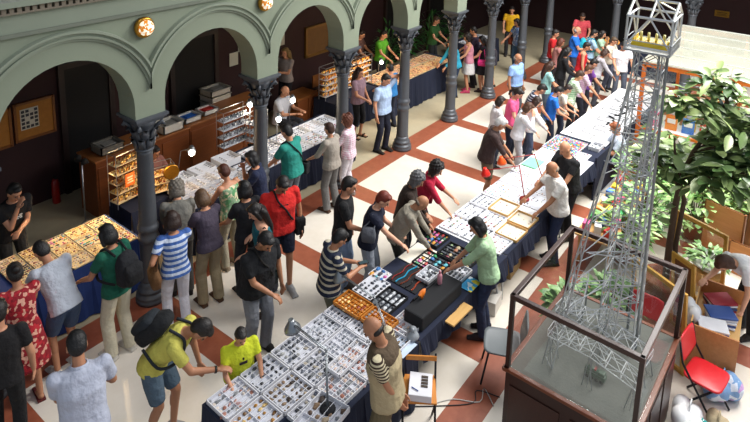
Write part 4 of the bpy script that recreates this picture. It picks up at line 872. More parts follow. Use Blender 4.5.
desk_lamp('red desk lamp standing at the arcade edge of table',TT(5.55,.62,.775),TT(5.36,.0,1.1),TT(5.75,.4,1.2),(M_redl,mat('red_iron','8c1f1c',.4),mat('red_iron','8c1f1c')),.075)
desk_lamp('orange desk lamp just past the red one',TT(6.25,.62,.775),TT(5.86,.02,1.12),TT(6.3,.4,1.2),(M_orl,mat('red_iron','8c1f1c'),mat('red_iron','8c1f1c')),.075)
# ------------------------------------------------------------------ left stalls
def quadtable(label,clabel,x0,x1,y0,y1,rz=0,m=M_blue,h=.75,sides=(1,1,0,1)): return table(label,((x0+x1)/2,(y0+y1)/2),x1-x0,y1-y0,rz,h,m,clabel,sides)
quadtable('stall table of lit jewellery cards beside the first column','royal blue cloth hanging from the lit jewellery stall',-1.75,.06,.3,1.22)
for k in range(15):
    i,j=k//3,k%3; pal=['gold','mixed','pink','gold','colour'][(i+j)%5]
    tray(f'golden lit jewellery card, {ordn[i]} from the picture edge, {["walkway","middle","vendor"][j]} row',V(-1.32+i*.3,.45+j*.3,.757),.28,.28,0,8,6,pal,m=mat('warm_card','d9c49a',.7),lin=mat('warm_lining','cdb58a',.8),size=.014,h=.02,rows=False,fill=.8,short='lit card')
t=thing('necklace_bust','white necklace display bust at the near end of lit stall','display bust',(-1.55,1.08,.757)); b=MB().loft([SUP(V(0,0,0),V(1,0,0),V(0,1,0),.06,.09),SUP(V(0,0,.04),V(1,0,0),V(0,1,0),.07,.13),SUP(V(0,0,.16),V(1,0,0),V(0,1,0),.055,.14),SUP(V(0,0,.21),V(1,0,0),V(0,1,0),.04,.07),SUP(V(0,0,.3),V(1,0,0),V(0,1,0),.035,.04)])
obj('bust_form',b,mat('cream_velvet','e0dccf',.9),t,True)
nk=MB(); 
for i in range(24): a=2*PI*i/24; nk.ell((.02+.055*math.cos(a)*.9,.085*math.sin(a),.2-.06*math.cos(a)),(.008,.008,.008),None,6,4)
obj('necklace',nk,mat('gold_beads','b08a3a',.3,.6),t,True)
# light stand with two black heads
t=thing('light_stand','thin metal light stand with black lamp heads behind the lit stall','light stand',(.2,2.1,0)); obj('pole',MB().tube([(0,0,0),(0,0,1.25)],.012,8),M_steel,t,True)
for k in range(3): a=k*2.1; obj('leg',MB().tube([(0,0,.25),(.22*math.cos(a),.22*math.sin(a),.01)],.009,6),M_steel,t,True)
for s in(-1,1): obj('lamp_head',MB().lathe([(.03,.06),(.045,.04),(.06,-.03),(.05,-.03)],(.0,.1*s,1.27),14,Matrix.Rotation(.5*s,3,'X')),M_black,t,True)
obj('crossbar',MB().tube([(0,-.12,1.25),(0,.12,1.25)],.009,6),M_black,t)
# wooden counter in the gallery with crates
M_counter=wood('reddish_brown_counter','5a2c12','8a4a20',3,.5)
def counter(label,x0,x1,y0,y1,h):
    t=thing('wooden_counter',label,'counter',((x0+x1)/2,(y0+y1)/2,0)); W=x1-x0; D=y1-y0
    obj('carcass',MB().box((0,0,h/2),(W,D,h)),M_counter,t); obj('counter_top',MB().box((0,0,h+.015),(W+.05,D+.05,.03)),wood('worn_counter_top','7a451e','a5693a'),t,bevel=.006)
    mb=MB(); n=max(2,int(W/.6))
    for i in range(n): mb.box((-W/2+(i+.5)*W/n,-D/2-.008,h*.5),(W/n-.06,.016,h*.8))
    obj('front_panels',mb,M_counter,t,bevel=.004); return t
counter('reddish brown wooden counter behind the mineral stalls',.55,2.35,2.35,2.9,1.0); counter('second length of brown counter, past the mineral stalls',2.4,4.3,2.4,2.95,1.0)
def crate(label,x,y,z,lx,ly,h,col,inner=None,rz=0):
    t=thing('crate',label,'crate',(x,y,z),rz); m=mat('plastic_'+col,col,.5,var=.05); mb=MB().box((0,0,.006),(lx,ly,.012))
    for s in(-1,1): mb.box((s*(lx/2-.01),0,h/2),(.02,ly,h)); mb.box((0,s*(ly/2-.01),h/2),(lx,.02,h))
    obj('crate_body',mb,m,t); obj('contents',MB().box((0,0,h*.4),(lx-.04,ly-.04,h*.5)).box((.02,.01,h*.72),(lx*.5,ly*.4,.02)),mat('plastic_'+(inner or '8f8c86'),inner or '8f8c86',.7,var=.2,scale=20),t)
    rr=MB()
    for s in(-1,1): rr.box((s*(lx/2),0,h-.01),(.03,ly+.03,.02)); rr.box((0,s*(ly/2),h-.01),(lx+.03,.03,.02))
    obj('rim',rr,m,t); return t
crate('large white crate on the brown counter',2.05,2.55,1.035,.42,.36,.16,'c9c5bc'); crate('white crate of blue packets on the brown counter',2.55,2.62,1.035,.36,.3,.1,'c9c8c4','1e5fb4'); crate('white crate of red packets on the brown counter',3.0,2.66,1.035,.34,.28,.09,'c9c8c4','b8281c')
for k in range(5): crate(['white box, lowest of the tall stack in the gallery','white box, second from the bottom of gallery stack','white box in the middle of the gallery stack','white box, second from the top of gallery stack','white box, topmost of the tall stack in the gallery'][k],3.6,3.15,1.035 if False else .01+.13*k+.62,.5,.38,.12,'b3aca0',rz=.03*(k%2))
obj('box_plinth',MB().box((3.6,3.15,.31),(.56,.44,.62)),mat('dark_plinth','2a2522',.7)); tag(bpy.data.objects['box_plinth'],'dark low cabinet below the stack of white boxes','cabinet')
crate('grey box of papers behind the light stand on counter',.9,2.6,1.035,.4,.34,.14,'6e6a62')
# wire display racks hung with bags of stones
def wire_rack(label,x,y,rz,w_,h,pal,lev=4,base=.757,glow=None):
    t=thing('wire_display_rack',label,'display rack',(x,y,base),rz); mb=MB()
    for sx in(-1,1):
        for sy in(0,1): mb.bar((sx*w_/2,sy*.2,0),(sx*w_/2,sy*.2,h),.006,5)
        mb.bar((sx*w_/2,0,h),(sx*w_/2,.2,h),.006,5)
    mb.bar((-w_/2,0,h),(w_/2,0,h),.006,5).bar((-w_/2,.2,h),(w_/2,.2,h),.006,5); obj('rack_frame',mb,M_steel,t)
    rnd=random.Random(int(x*97+y*31))
    for l in range(lev):
        z=.08+l*(h-.1)/lev; s=MB().box((0,.1,z),(w_,.2,.008)); obj('shelf',s,mat('warm_card','d9c49a') if pal=='gold' else M_trayi,t)
        its=MB()
        for i in range(int(w_/.045)):
            x_=-w_/2+.03+i*.045; its.box((x_,.02+.08*rnd.random(),z+.035),(.03,.02,.05+.04*rnd.random()),rz=rnd.random()*.6,rx=.2).ell((x_,.14,z+.025),(.018,.016,.022),None,6,4)
        o=obj('hanging_packets',its,SMIX[pal],t); o['kind']='stuff'
    return t
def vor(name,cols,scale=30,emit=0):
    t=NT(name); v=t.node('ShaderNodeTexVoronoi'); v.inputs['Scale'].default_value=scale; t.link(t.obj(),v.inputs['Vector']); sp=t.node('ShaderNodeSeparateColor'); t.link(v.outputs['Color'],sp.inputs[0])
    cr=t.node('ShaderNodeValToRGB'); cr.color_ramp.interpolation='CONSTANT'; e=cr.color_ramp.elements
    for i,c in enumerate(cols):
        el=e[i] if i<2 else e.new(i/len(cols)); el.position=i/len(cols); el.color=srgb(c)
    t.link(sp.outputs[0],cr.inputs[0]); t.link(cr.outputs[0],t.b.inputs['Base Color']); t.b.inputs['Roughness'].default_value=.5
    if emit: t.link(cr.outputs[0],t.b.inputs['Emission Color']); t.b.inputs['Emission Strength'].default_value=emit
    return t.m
SMIX={k:vor('packets_'+k,PAL[k]) for k in ('gold','mixed','silver','colour')}
quadtable('small table under the wire rack behind the first column','dark cloth below the wire rack behind the first column',.32,1.05,.95,1.55,0,M_navy)
wire_rack('tall wire rack of orange and brown packets behind first column',.52,1.2,.1,.56,.85,'gold',5); wire_rack('shorter wire rack of gold discs beside the first column',.9,1.0,-.3,.36,.5,'gold',3)
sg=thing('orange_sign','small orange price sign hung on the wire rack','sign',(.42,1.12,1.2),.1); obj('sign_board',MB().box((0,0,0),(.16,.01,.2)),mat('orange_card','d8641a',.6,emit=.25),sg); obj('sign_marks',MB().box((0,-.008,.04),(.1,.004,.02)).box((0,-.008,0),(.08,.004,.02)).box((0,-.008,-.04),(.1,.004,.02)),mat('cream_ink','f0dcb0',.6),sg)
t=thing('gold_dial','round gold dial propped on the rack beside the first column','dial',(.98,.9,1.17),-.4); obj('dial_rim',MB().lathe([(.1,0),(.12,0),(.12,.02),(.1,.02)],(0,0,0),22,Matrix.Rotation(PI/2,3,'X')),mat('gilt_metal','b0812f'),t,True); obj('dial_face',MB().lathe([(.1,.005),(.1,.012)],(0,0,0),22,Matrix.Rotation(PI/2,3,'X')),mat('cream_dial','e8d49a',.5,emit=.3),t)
quadtable('stall table of white mineral boxes between first and second columns','dark cloth below mineral boxes between first two columns',.95,2.45,.28,1.35,0,M_navy,.75,(1,0,0,1))
for k,(x,y,lx,ly,pal,h) in enumerate([(1.15,.48,.36,.34,'mixed',.06),(1.53,.48,.36,.34,'pink',.06),(1.91,.48,.36,.34,'silver',.06),(1.15,.85,.36,.34,'pink',.07),(1.53,.85,.36,.34,'grey',.07),(1.91,.86,.36,.34,'mixed',.07),(2.22,1.13,.4,.32,'dark',.12),(1.75,1.18,.4,.28,'pink',.09),(1.3,1.18,.4,.28,'silver',.09),(2.28,.6,.3,.5,'grey',.05)]):
    tray('white box of '+pal_word[pal]+' stones on stall between first two columns, '+['by grey purple tee','centre front','by the floral top','back of grey purple tee','middle','behind the floral top','tall back corner one','back centre','back near the gold dial','narrow one near second column'][k],V(x,y,.757),lx,ly,.04*(k%3-1),7,5,pal,h=h,size=.018,fill=.9,short='n')
wire_rack('wire rack of silvery ornaments beside the second column',2.75,1.45,.0,.62,.75,'silver',4); wire_rack('wire rack of pale ornaments behind the second column',3.15,1.25,.2,.4,.6,'silver',3)
quadtable('stall table at the corner by the second column','dark blue cloth hanging from corner stall at second column',2.5,4.9,.42,1.35,0,M_navy,.75,(1,1,0,0))
wd=['by the second column','second along','third along','fourth along','fifth along','beside the beige blouse']
for k in range(12):
    i,j=k//2,k%2
    tray(f'white mineral tray on the corner stall, {["front","rear"][j]} row, {wd[i]}',V(2.72+i*.39,.6+j*.42,.757),.37,.38,0,7,6,['silver','pink','mixed','grey'][k%4],size=.016,fill=.8,h=.03+.02*j,rows=(i%2==0),short='k')
# clip lamps with bright bulbs
def clip_lamp(label,base,head,power,r_=.065,kind='clip_lamp'):
    t=thing(kind,label,'lamp',tuple(base)); h=Vector(head)-Vector(base)
    obj('arm',MB().tube([(0,0,0),(h.x*.3,h.y*.3,h.z*.9),h+V(0,0,.05)],.007,6),M_steel,t,True); obj('clamp_base',MB().box((0,0,.01),(.06,.06,.02)),M_dk,t)
    obj('lamp_shade',MB().lathe([(.02,.09),(.03,.09),(.045,.05),(r_,-.01),(r_*.93,-.01),(.03,.04)],h,18,V(-.55,-.75,-.7).normalized().to_track_quat('-Z','Y').to_matrix()),M_sil,t,True)
    obj('bulb',MB().ell(h+V(-.02,-.028,-.02),(r_*.75,r_*.75,r_*.75)),mat('hot_bulb','fff6e4',.3,emit=12),t,True)
    l=bpy.data.lights.new('bulb_light','POINT'); l.energy=power; l.color=(1,.82,.58); l.shadow_soft_size=.05; lo=bpy.data.objects.new('bulb_light',l); COL.objects.link(lo); lo.location=Vector(head)+V(-.06,-.09,-.09); return t
clip_lamp('bright clip lamp over white boxes in front of brown counter',(1.35,1.3,.757),(1.42,.98,1.33),4)
clip_lamp('bright clip lamp glowing on the silvery wire rack',(2.95,1.35,.757),(3.1,1.5,1.5),6); clip_lamp('bright clip lamp near the seated vendor, upper of the pair',(3.9,1.28,.757),(3.92,1.2,1.42),7); clip_lamp('bright clip lamp by second column, lower of the pair',(3.3,1.0,.757),(3.3,.95,1.3),6)
l=bpy.data.lights.new('stall_spot','SPOT'); l.energy=170; l.color=(1,.70,.36); l.spot_size=R(75); l.spot_blend=.6; l.shadow_soft_size=.05
lo=bpy.data.objects.new('stall_spot',l); COL.objects.link(lo); lo.location=(.2,1.75,1.62); lo.rotation_euler=V(-.9,-1.15,-1.0).to_track_quat('-Z','Y').to_euler()
l=bpy.data.lights.new('rack_spot','POINT'); l.energy=14; l.color=(1,.62,.28); l.shadow_soft_size=.05; lo=bpy.data.objects.new('rack_spot',l); COL.objects.link(lo); lo.location=(.72,.72,1.35)
# amber stall along the gallery
quadtable('long amber stall table behind the fourth column','navy cloth hanging from the long amber stall',7.05,10.2,1.12,2.1,0,M_navy)
quadtable('amber stall return table under glowing racks','navy cloth below the glowing amber racks',5.5,7.0,1.45,2.1,0,M_navy,.75,(1,0,0,1))
for k in range(14):
    i,j=k//2,k%2
    tray(f'flat tray of amber pieces on long stall, {["front","rear"][j]} row, {["first","second","third","fourth","fifth","sixth","seventh"][i]} from racks',V(7.28+i*.42,1.36+j*.46,.757),.4,.42,0,6,5,['gold','pink','gold','brown'][k%4],m=mat('warm_card','d9c49a'),lin=mat('peach_lining','c99a72',.8),size=.018,fill=.75,h=.02,rows=False,short='a')
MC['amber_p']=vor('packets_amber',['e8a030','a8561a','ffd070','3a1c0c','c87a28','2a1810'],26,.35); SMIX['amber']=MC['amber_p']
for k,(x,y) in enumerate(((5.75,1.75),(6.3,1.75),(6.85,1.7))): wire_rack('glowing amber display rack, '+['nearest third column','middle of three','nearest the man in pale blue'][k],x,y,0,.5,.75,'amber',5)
l=bpy.data.lights.new('amber_light','POINT'); l.energy=30; l.color=(1,.66,.3); l.shadow_soft_size=.08; lo=bpy.data.objects.new('amber_light',l); COL.objects.link(lo); lo.location=(6.5,1.35,1.7)
l=bpy.data.lights.new('amber_light','POINT'); l.energy=26; l.color=(1,.8,.55); l.shadow_soft_size=.08; lo=bpy.data.objects.new('amber_light',l); COL.objects.link(lo); lo.location=(8.6,1.7,1.9)
clip_lamp('white globe lamp standing on the long amber stall',(7.7,1.95,.757),(7.75,1.9,1.12),4,.06)
quadtable('dark table of white trays beyond the fifth column','black cloth on table beyond the fifth column',11.6,13.0,1.2,2.1,0,M_navy)
for k in range(4): tray('pale tray on dark table beyond the fifth column, '+['nearest','second','third','farthest'][k],V(11.82+.32*k,1.6,.757),.3,.6,0,6,8,'silver',size=.02,h=.03,rows=False,short='z')
# gallery furniture and potted palms
def leafy(name,label,loc,n,r_,h,cols,ls=(.12,.05),cat='plant',pot=True,stem=True,rise=.5,seed=1,group=None,potcol='7a4a30'):
    t=thing(name,label,cat,loc,0,group); rnd=random.Random(seed)
    if pot: obj('pot',MB().lathe([(.1,0),(.13,.02),(.17,.26),(.19,.27),(.19,.3),(.16,.3),(.15,.26)],n=18),mat('pot_'+potcol,potcol,.7),t,True)
    z0=.28 if pot else 0
    mb=MB(); st=MB()
    for i in range(n):
        a=rnd.random()*2*PI; q=math.sqrt(rnd.random()); p=V(math.cos(a)*r_*q,math.sin(a)*r_*q,z0+h*(.15+.85*rnd.random()*(1-.45*q)))
        d=V(math.cos(a)*(.5+rnd.random()),math.sin(a)*(.5+rnd.random()),rise*(rnd.random()*2-.6)).normalized(); L=ls[0]*(.7+.6*rnd.random()); W=ls[1]*(.7+.6*rnd.random())
        sd=d.cross(V(0,0,1)).normalized(); up=sd.cross(d); c=p+d*L*.5
        mb.add([p,p+d*L*.3+sd*W*.45+up*W*.1,p+d*L*.7+sd*W*.4+up*W*.05-V(0,0,L*.05),p+d*L-V(0,0,L*.15),p+d*L*.7-sd*W*.4+up*W*.05-V(0,0,L*.05),p+d*L*.3-sd*W*.45+up*W*.1,p+d*L*.35,p+d*L*.7-V(0,0,L*.04)],[(0,1,6),(1,2,7,6),(2,3,7),(0,6,5),(6,7,4,5),(7,3,4)])
        if i%5==0: st.tube([V(0,0,z0*.9),V(p.x*.4,p.y*.4,z0+(p.z-z0)*.6),p],.006,5)
    o=obj('foliage',mb,cols,t); obj('stems',st,mat('green_stem','4a5a2c',.7),t); return t
def leafmat(name,a,b,rough=.4,tr=.25):
    t=NT(name); g=t.node('ShaderNodeNewGeometry'); cr=t.mix(g.outputs['Random Per Island'],srgb(a),srgb(b)); t.link(cr,t.b.inputs['Base Color']); t.b.inputs['Roughness'].default_value=rough
    return t.m
LG=leafmat('glossy_green_leaves','3a7034','a8cc84'); LD=leafmat('dark_rubber_leaves','3a6032','a3b576',.3); LP=leafmat('pale_lime_leaves','4f8a3c','b8d08a'); LF=leafmat('gallery_palm_leaves','1a4a20','3f7a34')
for k,(x,y) in enumerate(((10.3,2.85),(11.5,2.8),(12.7,2.7),(9.3,2.85))):
    leafy('potted_palm','leafy green potted palm behind the amber stall, '+['beside the vendor in dark green','second along','third along, toward the yellow top','closest to globe lamp'][k],(x,y,0),110,.28,1.5,LF,(.3,.05),seed=k+3,rise=1.2)
t=thing('gallery_bench','dark wooden bench with white bundle in gallery','bench',(6.9,2.75,0)); obj('seat',MB().box((0,0,.43),(1.1,.4,.05)),M_oak,t,bevel=.01)
for sx in(-1,1):
    for sy in(-1,1): obj('leg',MB().box((sx*.5,sy*.15,.205),(.05,.05,.41)),M_oak,t)
obj('backrest',MB().box((0,.19,.7),(1.1,.03,.3)),M_oak,t)
t=thing('white_bundle','white cloth bundle resting on the gallery bench','bundle',(6.9,2.72,.455)); b=MB(); rnd=random.Random(4)
for k in range(7): b.ell((rnd.uniform(-.22,.22),rnd.uniform(-.08,.08),.08+.04*rnd.random()),(.12,.1,.07))
link('cloth_folds',solid(b,.02,4,mat('off_white_cloth','b8b09c',.9)),t)
t=thing('black_bag','black holdall hanging beside gallery bench','bag',(6.2,2.7,0)); obj('bag_body',MB().loft([SUP(V(0,0,z),V(1,0,0),V(0,1,0),a,b_) for z,a,b_ in ((0,.16,.12),(.1,.2,.14),(.4,.18,.12),(.5,.1,.05))]),M_dk,t,True); obj('handles',MB().tube([(-.1,0,.48),(-.05,0,.62),(.05,0,.62),(.1,0,.48)],.012,6),M_dk,t,True)
t=thing('wooden_cabinet','brown wooden cabinet behind the seated vendor','cabinet',(5.4,2.45,0)); obj('carcass',MB().box((0,0,.4),(.7,.5,.8)),M_oak,t); obj('door',MB().box((-.17,-.26,.4),(.32,.02,.7)),M_counter,t); obj('door',MB().box((.17,-.26,.4),(.32,.02,.7)),M_counter,t)
def stool(label,x,y,h=.46,rz=0):
    t=thing('stool',label,'stool',(x,y,0),rz); obj('seat',MB().lathe([(.0,h-.03),(.17,h-.03),(.18,h-.01),(.17,h),(.01,h)],n=20),M_oak,t)
    for k in range(4): a=PI/4+k*PI/2; obj('leg',MB().tube([(.12*math.cos(a),.12*math.sin(a),h-.02),(.18*math.cos(a),.18*math.sin(a),0)],.014,6),M_oak,t,True)
# ------------------------------------------------------------------ glass case with mining models
M_mah=wood('dark_mahogany','1c0d0a','331711',3,.35,axis=2); M_mah2=wood('dark_mahogany_rail','241009','401d12',3,.35,axis=0)
CX,CY,CL,CW,CB,CT=1.67,-5.43,1.56,1.24,1.0,1.8; CR=-R(1.5)
case=thing('glass_display_case','dark mahogany open topped glass case holding mining models','display case',(CX,CY,0),CR)
obj('cabinet_base',MB().box((0,0,CB/2-.02),(CL+.0,CW,CB-.04)),M_mah,case)
mb=MB(); 
for s in(-1,1):
    for k in range(3): mb.box((-CL/2+(k+.5)*CL/3,s*(CW/2+.006),.48),(CL/3-.1,.012,.7))
    for k in range(2): mb.box((s*(CL/2+.006),-CW/2+(k+.5)*CW/2,.48),(.012,CW/2-.1,.7))
obj('door_panels',mb,M_mah2,case,bevel=.004)
mb=MB()
for s in(-1,1): mb.box((0,s*(CW/2),CB-.01),(CL+.07,.05,.035)); mb.box((s*(CL/2),0,CB-.01),(.05,CW+.07,.035))
obj('base_moulding',mb,mat('warm_wood_moulding','6b3519',.35),case,bevel=.005)
obj('case_floor',MB().box((0,0,CB-.005),(CL-.04,CW-.04,.01)),mat('grey_sanded_floor','63655f',.9,var=.12,scale=8,bump=.3),case)
for sx in(-1,1):
    for sy in(-1,1): obj('corner_post',MB().box((sx*(CL/2-.012),sy*(CW/2-.012),(CB+CT)/2),(.042,.042,CT-CB)),M_mah,case)
mb=MB()
for s in(-1,1): mb.box((0,s*(CW/2-.012),CT),(CL+.02,.05,.05)); mb.box((s*(CL/2-.012),0,CT),(.05,CW+.02,.05))
obj('top_rail',mb,M_mah2,case,bevel=.005)
for s in(-1,1): obj('glass_pane',MB().box((0,s*(CW/2-.012),(CB+CT)/2),(CL-.06,.004,CT-CB-.04)),glass(),case); obj('glass_pane',MB().box((s*(CL/2-.012),0,(CB+CT)/2),(.004,CW-.06,CT-CB-.04)),glass(),case)
M_mw=mat('white_painted_strip','d4d6d6',.35,.3); M_ms=mat('galvanised_strip','b4b7b8',.35,.25); M_mp=mat('grey_steel_strip','85898b',.35,.4)
def CP(x,y,z=0): return V(CX+x*math.cos(CR)-y*math.sin(CR),CY+x*math.sin(CR)+y*math.cos(CR),CB+.002+z)
def truss(mb,p0,p1,w_,h,n,r_=.0052,roof=False):
    p0=Vector(p0);p1=Vector(p1); d=(p1-p0).normalized(); s=d.cross(V(0,0,1)).normalized()*(w_/2); upv=V(0,0,h)
    def q(i,a,b): return p0+(p1-p0)*(i/n)+s*a+upv*b
    for a in(-1,1):
        for b in(0,1): mb.bar(q(0,a,b),q(n,a,b),r_,4)
    for i in range(n+1):
        for a in(-1,1): mb.bar(q(i,a,0),q(i,a,1),r_*.8,4)
        for b in(0,1): mb.bar(q(i,-1,b),q(i,1,b),r_*.8,4)
        if i<n:
            for a in(-1,1): mb.bar(q(i,a,0 if i%2 else 1),q(i+1,a,1 if i%2 else 0),r_*.8,4)
            mb.bar(q(i,-1,1),q(i+1,1,1),r_*.7,4)
def trestle(mb,p,s,z0,w_,r_=.006,spread=.06,d=V(1,0,0)):
    p=Vector(p); 
    for a in(-1,1):
        for b in(-1,1): mb.bar(p+s*a*w_/2+d*.0,V(p.x,p.y,z0)+s*a*w_/2+d*b*spread,r_,4)
    mb.bar(p+s*w_/2,V(p.x,p.y,z0)-s*w_/2,r_*.7,4); mb.bar(p-s*w_/2,V(p.x,p.y,z0)+s*w_/2,r_*.7,4)
zb=CB+.002
g1=thing('gantry_model','white lattice gantry model on thin trestles, front of case','model',tuple(CP(-.42,-.1)),CR)
def gantry(t,L,w_,zz,slope,m,n=7,leg=2):
    mb=MB(); x0=-L/2
    truss(mb,(x0,0,zz),(0,0,zz),w_,.07,n//2+1); truss(mb,(0,0,zz),(L/2,0,zz-slope),w_,.07,n//2); obj('lattice_beam',mb,m,t)
    for k in range(leg+1):
        x=x0+.02+k*(L-.05)/leg; z=zz if x<0 else zz-slope*(x/(L/2)); mb=MB()
        trestle(mb,(x,0,z),V(0,1,0),0,w_,.005,.05); obj('trestle',mb,M_mp,t)
gt=thing('x','x','x'); bpy.data.objects.remove(gt)
g1.rotation_euler=(0,0,CR-PI/2); gantry(g1,.86,.17,.34,.1,M_mw)
g2=thing('gantry_model','white lattice gantry model on thin trestles, middle of case','model',tuple(CP(.0,-.05)),CR-PI/2-.08); gantry(g2,.95,.2,.3,.08,M_mw)
g3=thing('conveyor_model','low lattice conveyor model beside the tower foot','model',tuple(CP(.3,.34)),CR+.2); gantry(g3,.6,.16,.24,-.12,M_ms,6)
t=thing('toy_locomotive','small dark green model locomotive between gantry trestles','model train',tuple(CP(-.34,-.12)),CR-PI/2); obj('loco_body',MB().box((0,0,.05),(.2,.07,.05)).box((.06,0,.085),(.06,.06,.04)),mat('dark_green_enamel','2f4a38',.4),t,bevel=.004); obj('boiler',MB().tube([(-.1,0,.08),(.03,0,.08)],.026,12),mat('dark_green_enamel','2f4a38'),t,True)
for k in range(4):
    for s in(-1,1): obj('wheel',MB().lathe([(.018,-.004),(.018,.004)],(-.07+.047*k,s*.036,.02),12,Matrix.Rotation(PI/2,3,'X')),M_dk,t)
obj('lantern_red',MB().box((0,0,.11),(.02,.05,.015)),mat('red_enamel','8d1410'),t)
# the tall headframe tower
tw=thing('mining_tower_model','tall silvery lattice mining tower model rising out of the case','model tower',(2.03,-5.56,zb),CR+.05)
def lattice_tower(mb,w0,w1,z0,z1,n,r_,cx0=0,cx1=0,cy0=0,cy1=0,skip=0):
    def q(i,k):
        t_=i/n; w_=w0+(w1-w0)*t_; z=z0+(z1-z0)*t_; sx,sy=[(-1,-1),(1,-1),(1,1),(-1,1)][k%4]; return V(cx0+(cx1-cx0)*t_+sx*w_/2,cy0+(cy1-cy0)*t_+sy*w_/2,z)
    for k in range(4): mb.bar(q(0,k),q(n,k),r_,4)
    for i in range(n+1):
        for k in range(4):
            mb.bar(q(i,k),q(i,k+1),r_*.75,4)
            if i<n: mb.bar(q(i,k),q(i+1,k+1),r_*.65,4); mb.bar(q(i,k+1),q(i+1,k),r_*.65,4)
mb=MB(); lattice_tower(mb,.36,.25,0,3.22,16,.0075); obj('tower_shaft',mb,M_ms,tw)
for s in(-1,1):
    mb=MB(); N=14
    a0,a1=V(-.85,.12+.3*s,0),V(-.14,.11*s,3.1); b0,b1=V(-.72,.12+.42*s,0),V(-.12,.12*s,2.9)
    if s<0: a0,b0=V(-.5,.05,0),V(-.4,-.02,0)
    for i in range(N):
        A0,A1=a0.lerp(a1,i/N),a0.lerp(a1,(i+1)/N); B0,B1=b0.lerp(b1,i/N),b0.lerp(b1,(i+1)/N); mb.bar(A0,A1,.0075,4); mb.bar(B0,B1,.0075,4); mb.bar(A0,B0,.005,4); mb.bar(A0,B1,.005,4); mb.bar(B0,A1,.005,4)
        if i%2: mb.bar(A0,V(-.15,.13*s,A0.z),.006,4)
    obj('back_stay',mb,M_ms,tw)
mb=MB()
for i in range(9):
    z=.3+i*.3; x=-.85+.69*(z/2.85); mb.bar((x,.2-.1*z/2.85+.2*(1-z/2.85),z),(-.45+.3*z/2.85,0,z),.006,4); mb.bar((x,.3*(1-z/2.85)+.12,z),(-.15,.15,z+.1),.006,4); mb.bar((x,.25,z),(-.16,-.14,z-.12),.005,4)
obj('cross_braces',mb,M_ms,tw)
obj('rail',MB().bar((.2,-.05,0),(.16,-.05,3.22),.014,6),M_mp,tw); obj('rail',MB().bar((-.05,-.19,0),(-.05,-.16,3.22),.014,6),M_mp,tw)
mb=MB().box((0,0,3.23),(.46,.42,.02)); obj('platform',mb,M_ms,tw)
mb=MB()
for i in range(11): mb.box((-.23+i*.046,-.21,3.28),(.006,.006,.1))
mb.bar((-.23,-.21,3.33),(.23,-.21,3.33),.006,4).bar((-.23,.21,3.33),(.23,.21,3.33),.006,4).bar((-.23,-.21,3.33),(-.23,.21,3.33),.006,4); obj('platform_railing',mb,M_ms,tw)
mb=MB(); W_,D_=.22,.2; zt,zr=3.56,3.7
P4=[V(-W_,-D_,0),V(W_,-D_,0),V(W_,D_,0),V(-W_,D_,0)]
for k in range(4):
    a,b=P4[k],P4[(k+1)%4]; mb.bar(a+V(0,0,3.24),a+V(0,0,zt),.011,4); mb.bar(a+V(0,0,zt),b+V(0,0,zt),.013,4); mb.bar(a+V(0,0,3.27),b+V(0,0,3.27),.011,4)
    m_=(a+b)/2; mb.bar(a+V(0,0,3.27),m_+V(0,0,zt),.009,4); mb.bar(b+V(0,0,3.27),m_+V(0,0,zt),.009,4)
ra,rb=V(0,-D_,zr),V(0,D_,zr); mb.bar(ra,rb,.013,4)
for s in(-1,1): mb.bar(V(s*W_,-D_,zt),ra,.013,4); mb.bar(V(s*W_,D_,zt),rb,.013,4); mb.bar(V(s*W_,0,zt),V(0,0,zr),.011,4); mb.bar(V(s*W_,-D_,zt),V(0,0,zr),.008,4)
mb.bar(V(W_,0,zt),V(W_+.28,.05,zt-.06),.01,4); obj('head_house',mb,M_mw,tw)
obj('pulley_cradle',MB().box((0,0,3.27),(.2,.3,.05)).box((0,.16,3.29),(.2,.02,.09)).box((0,-.16,3.29),(.2,.02,.09)),mat('bright_yellow_enamel','e0c020',.4),tw)
for k in range(4): obj('pulley_wheel',MB().lathe([(.02,-.006),(.042,-.01),(.042,.01),(.02,.006)],(0,-.105+.07*k,3.335),16,Matrix.Rotation(PI/2,3,'X')@Matrix.Rotation(.25,3,'Y')),mat('pale_yellow_enamel','eadb80',.4),tw,True)
